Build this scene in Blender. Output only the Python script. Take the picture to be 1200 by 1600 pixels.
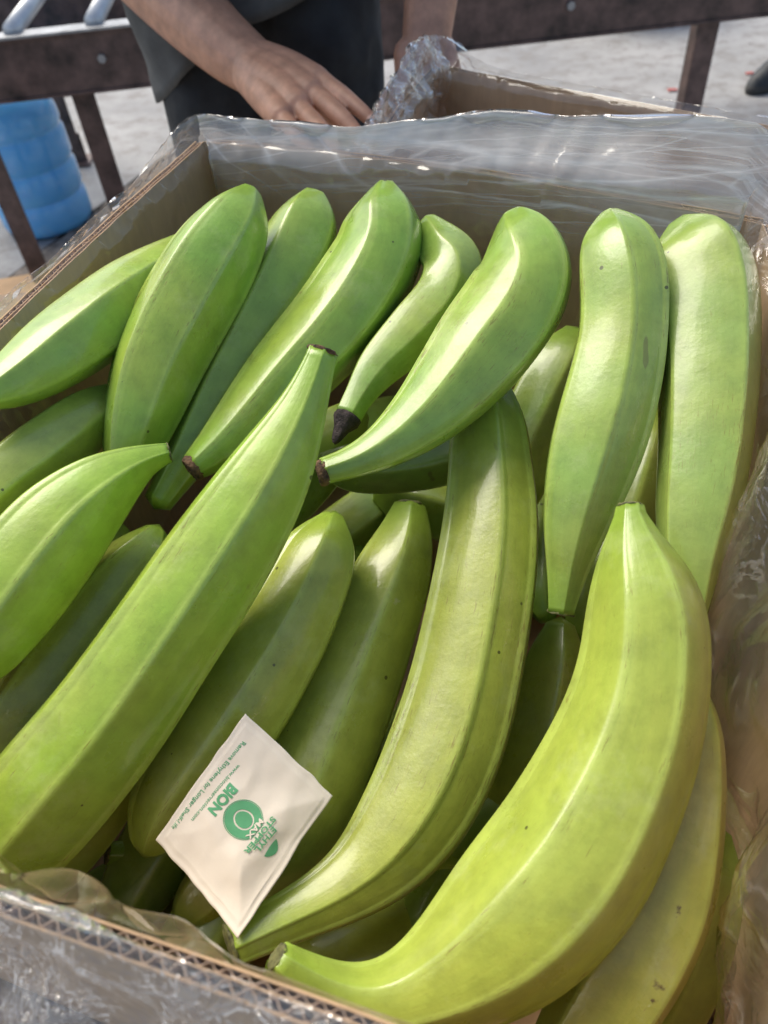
import bpy, bmesh, math, random
from mathutils import Vector, Matrix, noise
from math import sin, cos, pi, exp, sqrt, radians

for o in list(bpy.data.objects): bpy.data.objects.remove(o)
scene = bpy.context.scene
COL = scene.collection

# ------------------------------------------------------------------ camera
cam_d = bpy.data.cameras.new('camera'); cam = bpy.data.objects.new('camera', cam_d); COL.objects.link(cam)
cam.matrix_world = Matrix(((0.99514109, 0.09845919, 0.0, 0.0), (-0.07170849, 0.72476800, -0.68525122, 0.0),
                           (-0.06746928, 0.68192165, 0.72830678, 1.05), (0, 0, 0, 1)))
cam_d.sensor_fit = 'VERTICAL'; cam_d.sensor_height = 36; cam_d.sensor_width = 27
cam_d.lens = 36*1209/1600
cam_d.clip_start = 0.01; cam_d.clip_end = 200
cam_d.dof.use_dof = True; cam_d.dof.focus_distance = 0.40; cam_d.dof.aperture_fstop = 11
scene.camera = cam

# ------------------------------------------------------------------ light
SUN_EL, SUN_AZ = radians(52), radians(-38)      # azimuth measured from +Y towards +X
world = bpy.data.worlds.new('World'); scene.world = world; world.use_nodes = True
wn = world.node_tree; bg = wn.nodes['Background']
sky = wn.nodes.new('ShaderNodeTexSky'); sky.sky_type = 'NISHITA'; sky.sun_disc = False
sky.sun_elevation = SUN_EL; sky.sun_rotation = SUN_AZ; sky.dust_density = 3.0; sky.air_density = 1.0
wn.links.new(sky.outputs[0], bg.inputs[0]); bg.inputs[1].default_value = 0.115
sun_d = bpy.data.lights.new('sun', 'SUN'); sun_d.energy = 2.0; sun_d.angle = radians(40); sun_d.color = (1.0, 0.945, 0.82)
sun = bpy.data.objects.new('sun', sun_d); COL.objects.link(sun)
sd_ = Vector((sin(SUN_AZ)*cos(SUN_EL), cos(SUN_AZ)*cos(SUN_EL), sin(SUN_EL)))
sun.rotation_euler = sd_.to_track_quat('Z', 'Y').to_euler()
sun.location = (0, 0, 5)
scene.view_settings.view_transform = 'Standard'; scene.view_settings.look = 'None'
scene.view_settings.exposure = 0.72; scene.view_settings.gamma = 1.0
scene.render.engine = 'CYCLES'
cy = scene.cycles
cy.max_bounces = 10; cy.transparent_max_bounces = 24; cy.glossy_bounces = 5; cy.diffuse_bounces = 5; cy.transmission_bounces = 6
cy.use_denoising = True; cy.caustics_reflective = False; cy.caustics_refractive = False; cy.sample_clamp_indirect = 6

# ------------------------------------------------------------------ tables
# control points of every banana in metres: (x, y, z, radius) from one end to the other
SPINES = {
    'b1': [(-0.1035, 0.4757, 0.8066, 0.015), (-0.1249, 0.4471, 0.8068, 0.02), (-0.1442, 0.4183, 0.8073, 0.0222), (-0.1667, 0.3806, 0.8088, 0.0209), (-0.1835, 0.3506, 0.8118, 0.0157), (-0.194, 0.3324, 0.8156, 0.0099), (-0.2007, 0.321, 0.8188, 0.0039)],
    'b2': [(-0.0594, 0.4554, 0.8523, 0.006), (-0.0668, 0.4432, 0.8444, 0.018), (-0.0833, 0.4224, 0.8309, 0.0245), (-0.1019, 0.3982, 0.8141, 0.0254), (-0.1186, 0.3753, 0.7968, 0.0241), (-0.1296, 0.3559, 0.7811, 0.0211), (-0.1376, 0.3397, 0.7673, 0.0167), (-0.1443, 0.3239, 0.7532, 0.0101), (-0.1475, 0.3134, 0.7435, 0.0051)],
    'b3': [(-0.0247, 0.4863, 0.8321, 0.0081), (-0.0294, 0.4727, 0.8222, 0.0211), (-0.0449, 0.4473, 0.8047, 0.0241), (-0.0677, 0.4132, 0.7829, 0.0237), (-0.0894, 0.3823, 0.7648, 0.0214), (-0.1079, 0.3548, 0.7501, 0.016), (-0.1209, 0.3359, 0.7408, 0.0109), (-0.1304, 0.3222, 0.7345, 0.0082)],
    'b4': [(0.0207, 0.4769, 0.8371, 0.0072), (0.0187, 0.4587, 0.8261, 0.0221), (0.0146, 0.4401, 0.8152, 0.0246), (-0.0024, 0.4147, 0.8014, 0.0254), (-0.0236, 0.3914, 0.7901, 0.0242), (-0.0478, 0.3684, 0.7798, 0.0216), (-0.071, 0.346, 0.7701, 0.0168), (-0.0895, 0.33, 0.7639, 0.0115), (-0.1027, 0.3204, 0.7608, 0.0071)],
    'b5': [(-0.0218, 0.3087, 0.8364, 0.0073), (-0.0269, 0.2996, 0.8288, 0.0085), (-0.0343, 0.2883, 0.8195, 0.0121), (-0.0468, 0.2728, 0.8066, 0.0181), (-0.0607, 0.2575, 0.7939, 0.0222), (-0.0827, 0.2362, 0.7758, 0.0251), (-0.1096, 0.2111, 0.7541, 0.0262), (-0.1398, 0.1845, 0.7303, 0.0282), (-0.1726, 0.1606, 0.7084, 0.0288), (-0.1926, 0.1457, 0.6944, 0.0249), (-0.2058, 0.1365, 0.6856, 0.0154), (-0.2098, 0.1333, 0.6825, 0.0048)],
    'b6': [(0.0453, 0.4643, 0.8186, 0.0056), (0.0518, 0.4459, 0.8103, 0.0151), (0.0569, 0.4302, 0.8033, 0.0192), (0.0471, 0.4098, 0.7945, 0.0185), (0.0252, 0.3869, 0.7874, 0.0174), (0.0045, 0.3664, 0.7817, 0.0133), (-0.008, 0.3492, 0.7758, 0.0087), (-0.0151, 0.3374, 0.7715, 0.0079)],
    'b7': [(0.0871, 0.4129, 0.842, 0.0072), (0.0908, 0.4038, 0.8371, 0.0171), (0.0933, 0.3904, 0.8294, 0.023), (0.0908, 0.3771, 0.8216, 0.026), (0.0798, 0.3611, 0.8127, 0.0264), (0.0613, 0.3424, 0.803, 0.0257), (0.0417, 0.3244, 0.7935, 0.0217), (0.0229, 0.3099, 0.786, 0.0167), (0.0033, 0.2986, 0.7807, 0.0113), (-0.0139, 0.2917, 0.7782, 0.0079), (-0.0289, 0.288, 0.7778, 0.0065)],
    'b8': [(0.1368, 0.3942, 0.8481, 0.0041), (0.1372, 0.3815, 0.8406, 0.0178), (0.1377, 0.3623, 0.8288, 0.023), (0.1328, 0.3355, 0.8114, 0.023), (0.1228, 0.3105, 0.7942, 0.0241), (0.1107, 0.2871, 0.7769, 0.0242), (0.1005, 0.2673, 0.7609, 0.0202), (0.0933, 0.2518, 0.7474, 0.0149), (0.0891, 0.2401, 0.7367, 0.0104), (0.0857, 0.2298, 0.7267, 0.0075), (0.0843, 0.2259, 0.7229, 0.0068)],
    'b9': [(0.1797, 0.4014, 0.8336, 0.0064), (0.1839, 0.3826, 0.8258, 0.026), (0.1836, 0.3579, 0.8149, 0.0276), (0.1765, 0.3228, 0.799, 0.0257), (0.1682, 0.2935, 0.7854, 0.0238), (0.1602, 0.269, 0.7737, 0.022), (0.1522, 0.2486, 0.7638, 0.0194), (0.1439, 0.2265, 0.7525, 0.0141), (0.1403, 0.2077, 0.7423, 0.0085), (0.1389, 0.1986, 0.7372, 0.0042)],
    'b10': [(0.0657, 0.3566, 0.7656, 0.0149), (0.0656, 0.3384, 0.7566, 0.0221), (0.0635, 0.3171, 0.7463, 0.0239), (0.0601, 0.2898, 0.7334, 0.0266), (0.0516, 0.2571, 0.7187, 0.0283), (0.0408, 0.226, 0.7055, 0.0289), (0.0293, 0.1963, 0.6938, 0.0293), (0.0162, 0.1709, 0.6848, 0.0292), (0.0011, 0.1494, 0.6785, 0.0271), (-0.0158, 0.1325, 0.6755, 0.0229), (-0.033, 0.12, 0.6752, 0.0167), (-0.0518, 0.1113, 0.6783, 0.0126), (-0.0669, 0.1049, 0.6817, 0.0107), (-0.0767, 0.1006, 0.684, 0.01), (-0.0834, 0.0977, 0.6857, 0.0093)],
    'b11': [(0.1081, 0.2274, 0.7969, 0.0053), (0.1069, 0.2196, 0.7922, 0.0076), (0.1066, 0.2123, 0.7878, 0.0125), (0.1083, 0.2023, 0.7817, 0.0185), (0.1082, 0.1865, 0.7721, 0.0229), (0.1031, 0.1662, 0.7599, 0.0242), (0.094, 0.1468, 0.7483, 0.0262), (0.0801, 0.1272, 0.737, 0.0279), (0.0606, 0.1055, 0.7249, 0.0294), (0.0361, 0.0873, 0.7159, 0.0278), (0.0132, 0.0749, 0.7106, 0.0217), (-0.0042, 0.0688, 0.7091, 0.0161), (-0.0194, 0.0652, 0.7093, 0.0133), (-0.0329, 0.0674, 0.7145, 0.0103), (-0.0441, 0.0727, 0.7223, 0.0076), (-0.052, 0.0774, 0.729, 0.0059), (-0.0555, 0.0797, 0.7322, 0.005)],
    'b12': [(0.1287, 0.1808, 0.7258, 0.0104), (0.1254, 0.165, 0.719, 0.0182), (0.12, 0.145, 0.7104, 0.0212), (0.1114, 0.1213, 0.7001, 0.0224), (0.1006, 0.099, 0.6902, 0.0232), (0.0837, 0.0782, 0.6815, 0.0226), (0.0637, 0.0586, 0.6732, 0.0195), (0.044, 0.0439, 0.6673, 0.0128), (0.0353, 0.0387, 0.6652, 0.0051)],
    'b13': [(0.0974, 0.2591, 0.6631, 0.0084), (0.0921, 0.2426, 0.6516, 0.0174), (0.0812, 0.2162, 0.6332, 0.0209), (0.0678, 0.1904, 0.6156, 0.0214), (0.0529, 0.1653, 0.5986, 0.0201), (0.0329, 0.141, 0.5828, 0.0145), (0.0206, 0.1305, 0.5764, 0.0072)],
    'b14': [(-0.0273, 0.29, 0.7426, 0.0056), (-0.0335, 0.2746, 0.7351, 0.0186), (-0.0485, 0.2473, 0.7224, 0.023), (-0.0667, 0.2213, 0.7108, 0.0251), (-0.0839, 0.1992, 0.7013, 0.0258), (-0.102, 0.178, 0.6924, 0.0237), (-0.1169, 0.1614, 0.6855, 0.0193), (-0.1256, 0.1503, 0.6805, 0.0135), (-0.1293, 0.1442, 0.6776, 0.0055)],
    'b15': [(0.0155, 0.3172, 0.7162, 0.0091), (0.0114, 0.3013, 0.7088, 0.0158), (0.0008, 0.279, 0.6992, 0.0222), (-0.0136, 0.2523, 0.6886, 0.0252), (-0.0285, 0.2234, 0.6777, 0.0267), (-0.0426, 0.1957, 0.6681, 0.0273), (-0.0558, 0.1693, 0.6597, 0.0265), (-0.0682, 0.144, 0.6526, 0.0218), (-0.0764, 0.1279, 0.6486, 0.0141), (-0.0796, 0.1213, 0.6471, 0.0056)],
    'b16': [(-0.1282, 0.3001, 0.7348, 0.0065), (-0.1342, 0.2896, 0.7302, 0.015), (-0.1488, 0.275, 0.7251, 0.0183), (-0.167, 0.2533, 0.7165, 0.02), (-0.1862, 0.2283, 0.7058, 0.0209), (-0.2033, 0.2061, 0.6957, 0.0198), (-0.2259, 0.1797, 0.6835, 0.0155), (-0.2347, 0.1695, 0.6786, 0.0064)],
    'b17': [(-0.1076, 0.3044, 0.7872, 0.0053), (-0.1151, 0.3019, 0.7878, 0.0069), (-0.1244, 0.2971, 0.7872, 0.0111), (-0.1384, 0.2876, 0.7847, 0.0178), (-0.155, 0.2731, 0.7798, 0.0235), (-0.1711, 0.2544, 0.7724, 0.0262), (-0.1863, 0.2336, 0.7639, 0.025), (-0.1993, 0.2109, 0.7543, 0.0185), (-0.2053, 0.1979, 0.7488, 0.0073)],
    'b18': [(-0.1529, 0.3786, 0.7717, 0.0084), (-0.1646, 0.3604, 0.7724, 0.0163), (-0.1818, 0.333, 0.7744, 0.0184), (-0.1971, 0.307, 0.777, 0.0176), (-0.2092, 0.283, 0.7794, 0.0142), (-0.2147, 0.2716, 0.7808, 0.0057)],
    'f1': [(-0.0391, 0.3794, 0.7011, 0.0064), (-0.0223, 0.3752, 0.6992, 0.0153), (0.003, 0.3719, 0.6989, 0.0177), (0.037, 0.3714, 0.7023, 0.0189), (0.071, 0.3746, 0.709, 0.0184), (0.0883, 0.3784, 0.7145, 0.0083)],
    'f2': [(0.1454, 0.4504, 0.7334, 0.0089), (0.1344, 0.4369, 0.7227, 0.0196), (0.118, 0.4168, 0.7069, 0.0221), (0.0985, 0.3899, 0.686, 0.022), (0.0885, 0.3661, 0.6674, 0.0197), (0.0816, 0.3491, 0.6544, 0.0079)],
    'f3': [(-0.1352, 0.2129, 0.6758, 0.0069), (-0.1433, 0.2008, 0.672, 0.0157), (-0.1587, 0.1803, 0.6663, 0.0167), (-0.1733, 0.1605, 0.6612, 0.0163), (-0.1884, 0.1416, 0.6572, 0.0127), (-0.1935, 0.1337, 0.6554, 0.005)],
    'f4': [(-0.1206, 0.1758, 0.5908, 0.0113), (-0.1338, 0.1731, 0.5971, 0.0126), (-0.1497, 0.1699, 0.6052, 0.0102), (-0.1617, 0.169, 0.6132, 0.0079), (-0.1711, 0.1678, 0.6192, 0.006)],
    'f5': [(-0.1252, 0.1262, 0.6206, 0.0053), (-0.1216, 0.1315, 0.6212, 0.0113), (-0.1123, 0.141, 0.6214, 0.0162), (-0.0962, 0.1558, 0.6214, 0.0191), (-0.0773, 0.1727, 0.6221, 0.0178), (-0.0702, 0.179, 0.6225, 0.0072)],
    'f6': [(0.0277, 0.1325, 0.6013, 0.0069), (0.0128, 0.1244, 0.601, 0.017), (-0.0155, 0.1125, 0.6031, 0.0206), (-0.0417, 0.1072, 0.61, 0.0202), (-0.0635, 0.1045, 0.6176, 0.0153), (-0.0788, 0.1007, 0.6215, 0.0057)],
    'f8': [(-0.0111, 0.4388, 0.6939, 0.0093), (-0.0262, 0.4224, 0.6887, 0.0201), (-0.0503, 0.397, 0.6812, 0.0233), (-0.0735, 0.3703, 0.6734, 0.021), (-0.0869, 0.3531, 0.6683, 0.0077)],
    'f10': [(0.1973, 0.4159, 0.6862, 0.0091), (0.1882, 0.3949, 0.6756, 0.0207), (0.1731, 0.3662, 0.6617, 0.023), (0.1553, 0.3343, 0.6469, 0.0225), (0.1331, 0.2998, 0.6318, 0.0211), (0.1153, 0.2738, 0.6211, 0.0083)],
    'f11': [(-0.1695, 0.3449, 0.6898, 0.0082), (-0.1813, 0.3266, 0.6939, 0.0176), (-0.1973, 0.2955, 0.6976, 0.0198), (-0.2116, 0.2642, 0.6992, 0.0199), (-0.2248, 0.2332, 0.6984, 0.0151), (-0.2291, 0.2228, 0.6973, 0.0054)],
    'f13': [(0.136, 0.1245, 0.6852, 0.0058), (0.1304, 0.107, 0.6723, 0.013), (0.1205, 0.0872, 0.651, 0.0151), (0.1072, 0.0687, 0.622, 0.0148), (0.0932, 0.0544, 0.5913, 0.0061)],
    'f14': [(-0.0032, 0.4241, 0.6252, 0.0099), (0.0205, 0.4138, 0.6203, 0.0237), (0.0489, 0.4032, 0.6159, 0.0255), (0.076, 0.3867, 0.6066, 0.0204), (0.0939, 0.3764, 0.6009, 0.0087)],
    'f12': [(-0.1252, 0.1577, 0.5645, 0.0069), (-0.1392, 0.1623, 0.5715, 0.0167), (-0.1642, 0.1627, 0.5774, 0.0196), (-0.1891, 0.1559, 0.5785, 0.0179), (-0.2064, 0.1474, 0.5776, 0.0066)],
}
SACHET = [(-0.0719, 0.1793, 0.7354), (-0.0354, 0.1485, 0.7092), (-0.0779, 0.0963, 0.6984), (-0.1151, 0.137, 0.708)]   # corners of the paper sachet
PRINT = [(-0.0747789, 0.1402776, 0.7127269), (-0.0001880, -0.0001694, -0.0000666), (0.0002065, -0.0001698, -0.0000864)]   # origin of the print and the two axes of its grid
RIGHT_ARM = {   # (x, y, z, radius) along each bone
    'forearm': [(-0.2979, 1.2077, 0.8751, 0.0363), (-0.1846, 1.0478, 0.8276, 0.0415), (-0.126, 0.9584, 0.7984, 0.0347), (-0.0938, 0.9151, 0.7851, 0.0292), (-0.0712, 0.8807, 0.7802, 0.0245)],
    'palm_index': [(-0.0842, 0.9109, 0.788, 0.0222), (-0.0533, 0.8742, 0.7878, 0.0203), (-0.0241, 0.8381, 0.7882, 0.0139)],
    'palm_middle': [(-0.0878, 0.9034, 0.7851, 0.0235), (-0.058, 0.8601, 0.7855, 0.0213), (-0.0312, 0.819, 0.7839, 0.0144)],
    'palm_ring': [(-0.09, 0.8984, 0.7831, 0.0234), (-0.0642, 0.8474, 0.7818, 0.0218), (-0.0443, 0.8011, 0.7795, 0.0142)],
    'palm_pinky': [(-0.0932, 0.8952, 0.7801, 0.0201), (-0.0726, 0.8403, 0.7765, 0.0199), (-0.0598, 0.7899, 0.7744, 0.0135)],
    'index': [(-0.0226, 0.8398, 0.7898, 0.0114), (0.0013, 0.7994, 0.7834, 0.0095), (0.0151, 0.7788, 0.7777, 0.0082), (0.0248, 0.7663, 0.7715, 0.0066)],
    'middle': [(-0.0312, 0.822, 0.7841, 0.0116), (-0.0063, 0.7755, 0.7774, 0.01), (0.0071, 0.7543, 0.7684, 0.0087), (0.0134, 0.7417, 0.7593, 0.0071)],
    'ring': [(-0.0444, 0.8022, 0.7791, 0.0111), (-0.0242, 0.7558, 0.7725, 0.0098), (-0.0138, 0.7346, 0.7635, 0.0082), (-0.0104, 0.7248, 0.7544, 0.0068)],
    'pinky': [(-0.0604, 0.7899, 0.7744, 0.0104), (-0.0437, 0.7473, 0.7701, 0.0086), (-0.0365, 0.7307, 0.7626, 0.0073), (-0.034, 0.7228, 0.7552, 0.0062)],
    'thumb': [(-0.0796, 0.9222, 0.778, 0.0165), (-0.0498, 0.8823, 0.7679, 0.0134), (-0.0212, 0.8442, 0.7595, 0.0105), (-0.0065, 0.8206, 0.7511, 0.0077)],
}
MARKS = [
    ('b5', (-0.0863, 0.207, 0.7814), 0.0011, 'dark'),
    ('b10', (0.0587, 0.2388, 0.74), 0.0013, 'dark'),
    ('b10', (0.0676, 0.242, 0.7362), 0.0012, 'brown'),
    ('b12', (0.1008, 0.0873, 0.71), 0.0032, 'brown'),
    ('b12', (0.0881, 0.0648, 0.6991), 0.005, 'brown'),
    ('b2', (-0.1341, 0.3493, 0.802), 0.0011, 'dark'),
    ('b1', (-0.1747, 0.3388, 0.8069), 0.001, 'dark'),
    ('b1', (-0.1761, 0.3387, 0.8185), 0.0007, 'dark'),
    ('b9', (0.1854, 0.3235, 0.8267), 0.0014, 'dark'),
    ('b15', (0.0021, 0.2517, 0.7109), 0.004, 'pale'),
    ('b7', (0.0966, 0.3417, 0.8185), 0.0012, 'dark'),
    ('f5', (-0.1205, 0.1289, 0.6322), 0.0014, 'brown'),
    ('b10', (-0.0032, 0.1137, 0.6592), 0.004, 'brown'),
    ('b8', (0.1084, 0.2588, 0.781), 0.0013, 'brown'),
    ('b11', (0.0803, 0.1108, 0.7595), 0.0015, 'brown'),
    ('b16', (-0.1248, 0.2849, 0.7396), 0.005, 'pale'),
]

# ------------------------------------------------------------------ helpers
def link(o, parent=None):
    COL.objects.link(o)
    if parent: o.parent = parent
    return o
def tag(o, label=None, cat=None, group=None, kind=None):
    if label: o['label'] = label
    if cat: o['category'] = cat
    if group: o['group'] = group
    if kind: o['kind'] = kind
    return o
def empty(name, loc=(0, 0, 0), **k):
    o = bpy.data.objects.new(name, None); o.location = loc; o.empty_display_size = .05
    link(o); return tag(o, **k)
def mesh_obj(name, verts, faces, mat, parent=None, smooth=True, attrs=None, local=True):
    """one mesh object; vertices are given in world metres and moved into the parent's (unrotated) frame"""
    off = parent_origin(parent)
    me = bpy.data.meshes.new(name)
    me.from_pydata([(v[0]-off[0], v[1]-off[1], v[2]-off[2]) for v in verts], [], faces)
    me.update()
    if smooth: me.polygons.foreach_set('use_smooth', [True]*len(me.polygons))
    if attrs:
        for k, vals in attrs.items():
            a = me.attributes.new(k, 'FLOAT', 'POINT'); a.data.foreach_set('value', vals)
    o = bpy.data.objects.new(name, me)
    if mat: me.materials.append(mat)
    return link(o, parent)
def parent_origin(p):
    v = Vector((0, 0, 0))
    while p is not None: v = v + p.location; p = p.parent
    return v
class MB:
    def __init__(s): s.v = []; s.f = []
    def box(s, a, b):
        x0, y0, z0 = a; x1, y1, z1 = b; n = len(s.v)
        s.v += [(x0,y0,z0),(x1,y0,z0),(x1,y1,z0),(x0,y1,z0),(x0,y0,z1),(x1,y0,z1),(x1,y1,z1),(x0,y1,z1)]
        s.f += [tuple(n+i for i in q) for q in ((0,3,2,1),(4,5,6,7),(0,1,5,4),(1,2,6,5),(2,3,7,6),(3,0,4,7))]; return s
    def obox(s, c, ax, ay, az, bev=0.0):
        """oriented box: centre and three half vectors, optional chamfer"""
        c, ax, ay, az = map(Vector, (c, ax, ay, az))
        bm = bmesh.new(); M = Matrix((ax, ay, az)).transposed().to_4x4(); M.translation = c
        bmesh.ops.create_cube(bm, size=2.0, matrix=M)
        if bev: bmesh.ops.bevel(bm, geom=list(bm.edges), offset=bev, segments=2, affect='EDGES', profile=.5)
        return s.add(bm)
    def add(s, bm):
        n = len(s.v); bm.verts.ensure_lookup_table(); bm.verts.index_update()
        s.v += [tuple(v.co) for v in bm.verts]; s.f += [tuple(n+v.index for v in f.verts) for f in bm.faces]; bm.free(); return s
    def tube(s, pts, rad, seg=12, caps=True, hemi=False):
        pts = [Vector(p) for p in pts]; rad = rad if isinstance(rad, (list, tuple)) else [rad]*len(pts)
        if hemi:                                     # rounded ends
            t0 = (pts[0]-pts[1]).normalized(); t1 = (pts[-1]-pts[-2]).normalized(); a, ra, b, rb = pts[0], rad[0], pts[-1], rad[-1]
            hs = [80, 55, 28]
            pts = [a+t0*ra*sin(radians(q)) for q in hs]+pts+[b+t1*rb*sin(radians(q)) for q in hs[::-1]]
            rad = [ra*cos(radians(q)) for q in hs]+list(rad)+[rb*cos(radians(q)) for q in hs[::-1]]
        n0 = len(s.v); up = None
        for i, p in enumerate(pts):
            t = (pts[min(i+1, len(pts)-1)]-pts[max(i-1, 0)]).normalized()
            if up is None: up = t.orthogonal().normalized()
            up = (up-t*up.dot(t)).normalized(); w = t.cross(up)
            for k in range(seg):
                a = 2*pi*k/seg; s.v.append(tuple(p+(up*cos(a)+w*sin(a))*rad[i]))
        for i in range(len(pts)-1):
            for k in range(seg):
                a = n0+i*seg+k; b = n0+i*seg+(k+1) % seg
                s.f.append((a, b, b+seg, a+seg))
        if caps:
            s.f.append(tuple(n0+k for k in range(seg))[::-1]); m = n0+(len(pts)-1)*seg; s.f.append(tuple(m+k for k in range(seg)))
        return s
    def lathe(s, prof, c=(0, 0, 0), seg=32):
        n0 = len(s.v)
        for r, z in prof:
            for k in range(seg): s.v.append((c[0]+r*cos(2*pi*k/seg), c[1]+r*sin(2*pi*k/seg), c[2]+z))
        for i in range(len(prof)-1):
            for k in range(seg):
                a = n0+i*seg+k; b = n0+i*seg+(k+1) % seg; s.f.append((a, b, b+seg, a+seg))
        return s
    def build(s, name, mat, parent=None, smooth=False, **k):
        o = mesh_obj(name, s.v, s.f, mat, parent, smooth); return tag(o, **k)
def fused(mb, voxel, iters=4, factor=.5):
    """one continuous skin out of overlapping closed volumes"""
    me = bpy.data.meshes.new('tmp'); me.from_pydata(mb.v, [], mb.f); o = bpy.data.objects.new('tmp', me); COL.objects.link(o)
    bm = bmesh.new(); bm.from_mesh(me); bmesh.ops.recalc_face_normals(bm, faces=bm.faces); bm.to_mesh(me); bm.free()
    r = o.modifiers.new('r', 'REMESH'); r.mode = 'VOXEL'; r.voxel_size = voxel
    m = o.modifiers.new('s', 'SMOOTH'); m.factor = factor; m.iterations = iters
    dg = bpy.context.evaluated_depsgraph_get(); dg.update()
    e = o.evaluated_get(dg).to_mesh()
    V = [tuple(v.co) for v in e.vertices]; Fc = [tuple(p.vertices) for p in e.polygons]
    o.evaluated_get(dg).to_mesh_clear(); bpy.data.objects.remove(o); bpy.data.meshes.remove(me)
    return V, Fc
def N3(p, s, seed=0.0): return noise.noise(Vector((p[0]*s+seed, p[1]*s-seed*.7, p[2]*s+seed*1.3)))
def ridge(p, s, seed=0.0): return 1-abs(N3(p, s, seed))*2.2
def catmull(P, n):
    """resample control rows (any width) evenly by arc length of the first three columns"""
    P = [tuple(p) for p in P]; Q = [tuple(2*a-b for a, b in zip(P[0], P[1]))]+P+[tuple(2*a-b for a, b in zip(P[-1], P[-2]))]
    fine = []
    for i in range(1, len(Q)-2):
        for k in range(12):
            t = k/12; row = []
            for a, b, c, d in zip(Q[i-1], Q[i], Q[i+1], Q[i+2]):
                row.append(.5*((2*b)+(-a+c)*t+(2*a-5*b+4*c-d)*t*t+(-a+3*b-3*c+d)*t**3))
            fine.append(row)
    fine.append(list(P[-1]))
    L = [0]
    for a, b in zip(fine, fine[1:]): L.append(L[-1]+sqrt(sum((x-y)**2 for x, y in zip(a[:3], b[:3]))))
    out = []; j = 0
    for k in range(n):
        s = L[-1]*k/(n-1)
        while j < len(L)-2 and L[j+1] < s: j += 1
        f = (s-L[j])/max(1e-9, L[j+1]-L[j]); out.append([a+(b-a)*min(1, f) for a, b in zip(fine[j], fine[j+1])])
    return out, L[-1]

# ------------------------------------------------------------------ materials
class NT:
    def __init__(s, name):
        s.m = bpy.data.materials.new(name); s.m.use_nodes = True; s.t = s.m.node_tree; s.n = s.t.nodes; s.l = s.t.links
        s.b = s.n['Principled BSDF']; s.out = s.n['Material Output']
    def node(s, kind, ins=None, **props):
        n = s.n.new('ShaderNode'+kind)
        for k, v in props.items(): setattr(n, k, v)
        for k, v in (ins or {}).items():
            if hasattr(v, 'is_output') or isinstance(v, bpy.types.NodeSocket): s.l.new(v, n.inputs[k])
            else: n.inputs[k].default_value = v
        return n
    def coord(s): return s.node('TexCoord').outputs['Object']
    def noise(s, scale, detail=3, rough=.5, vec=None, dist=0):
        return s.node('TexNoise', {'Vector': vec or s.coord(), 'Scale': scale, 'Detail': detail, 'Roughness': rough, 'Distortion': dist}).outputs['Fac']
    def ramp(s, fac, stops, interp='LINEAR'):
        r = s.node('ValToRGB', {'Fac': fac}); e = r.color_ramp; e.interpolation = interp
        while len(e.elements) < len(stops): e.elements.new(.5)
        for el, (p, c) in zip(e.elements, stops): el.position = p; el.color = (c, c, c, 1) if isinstance(c, (int, float)) else (*c, 1)
        return r.outputs['Color']
    def mix(s, fac, a, b, mode='MIX'):
        n = s.n.new('ShaderNodeMix'); n.data_type = 'RGBA'; n.blend_type = mode
        for i, v in ((0, fac), (6, a), (7, b)):
            if isinstance(v, bpy.types.NodeSocket): s.l.new(v, n.inputs[i])
            else: n.inputs[i].default_value = v if i == 0 else ((*v, 1) if len(v) == 3 else v)
        return n.outputs[2]
    def math(s, op, a, b=0.0, clamp=False):
        n = s.n.new('ShaderNodeMath'); n.operation = op; n.use_clamp = clamp
        for i, v in ((0, a), (1, b)):
            if isinstance(v, bpy.types.NodeSocket): s.l.new(v, n.inputs[i])
            else: n.inputs[i].default_value = v
        return n.outputs[0]
    def bump(s, h, strength=.3, dist=.001, normal=None):
        n = s.node('Bump', {'Height': h, 'Strength': strength, 'Distance': dist})
        if normal: s.l.new(normal, n.inputs['Normal'])
        return n.outputs['Normal']
    def set(s, **k):
        for a, v in k.items():
            a = {'color': 'Base Color', 'rough': 'Roughness', 'normal': 'Normal', 'metal': 'Metallic', 'spec': 'Specular IOR Level', 'coat': 'Coat Weight',
                 'coat_rough': 'Coat Roughness', 'sss': 'Subsurface Weight', 'trans': 'Transmission Weight', 'ior': 'IOR', 'alpha': 'Alpha', 'sheen': 'Sheen Weight'}[a]
            if isinstance(v, bpy.types.NodeSocket): s.l.new(v, s.b.inputs[a])
            else: s.b.inputs[a].default_value = (*v, 1) if isinstance(v, (tuple, list)) and len(v) == 3 else v
        return s.m

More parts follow.
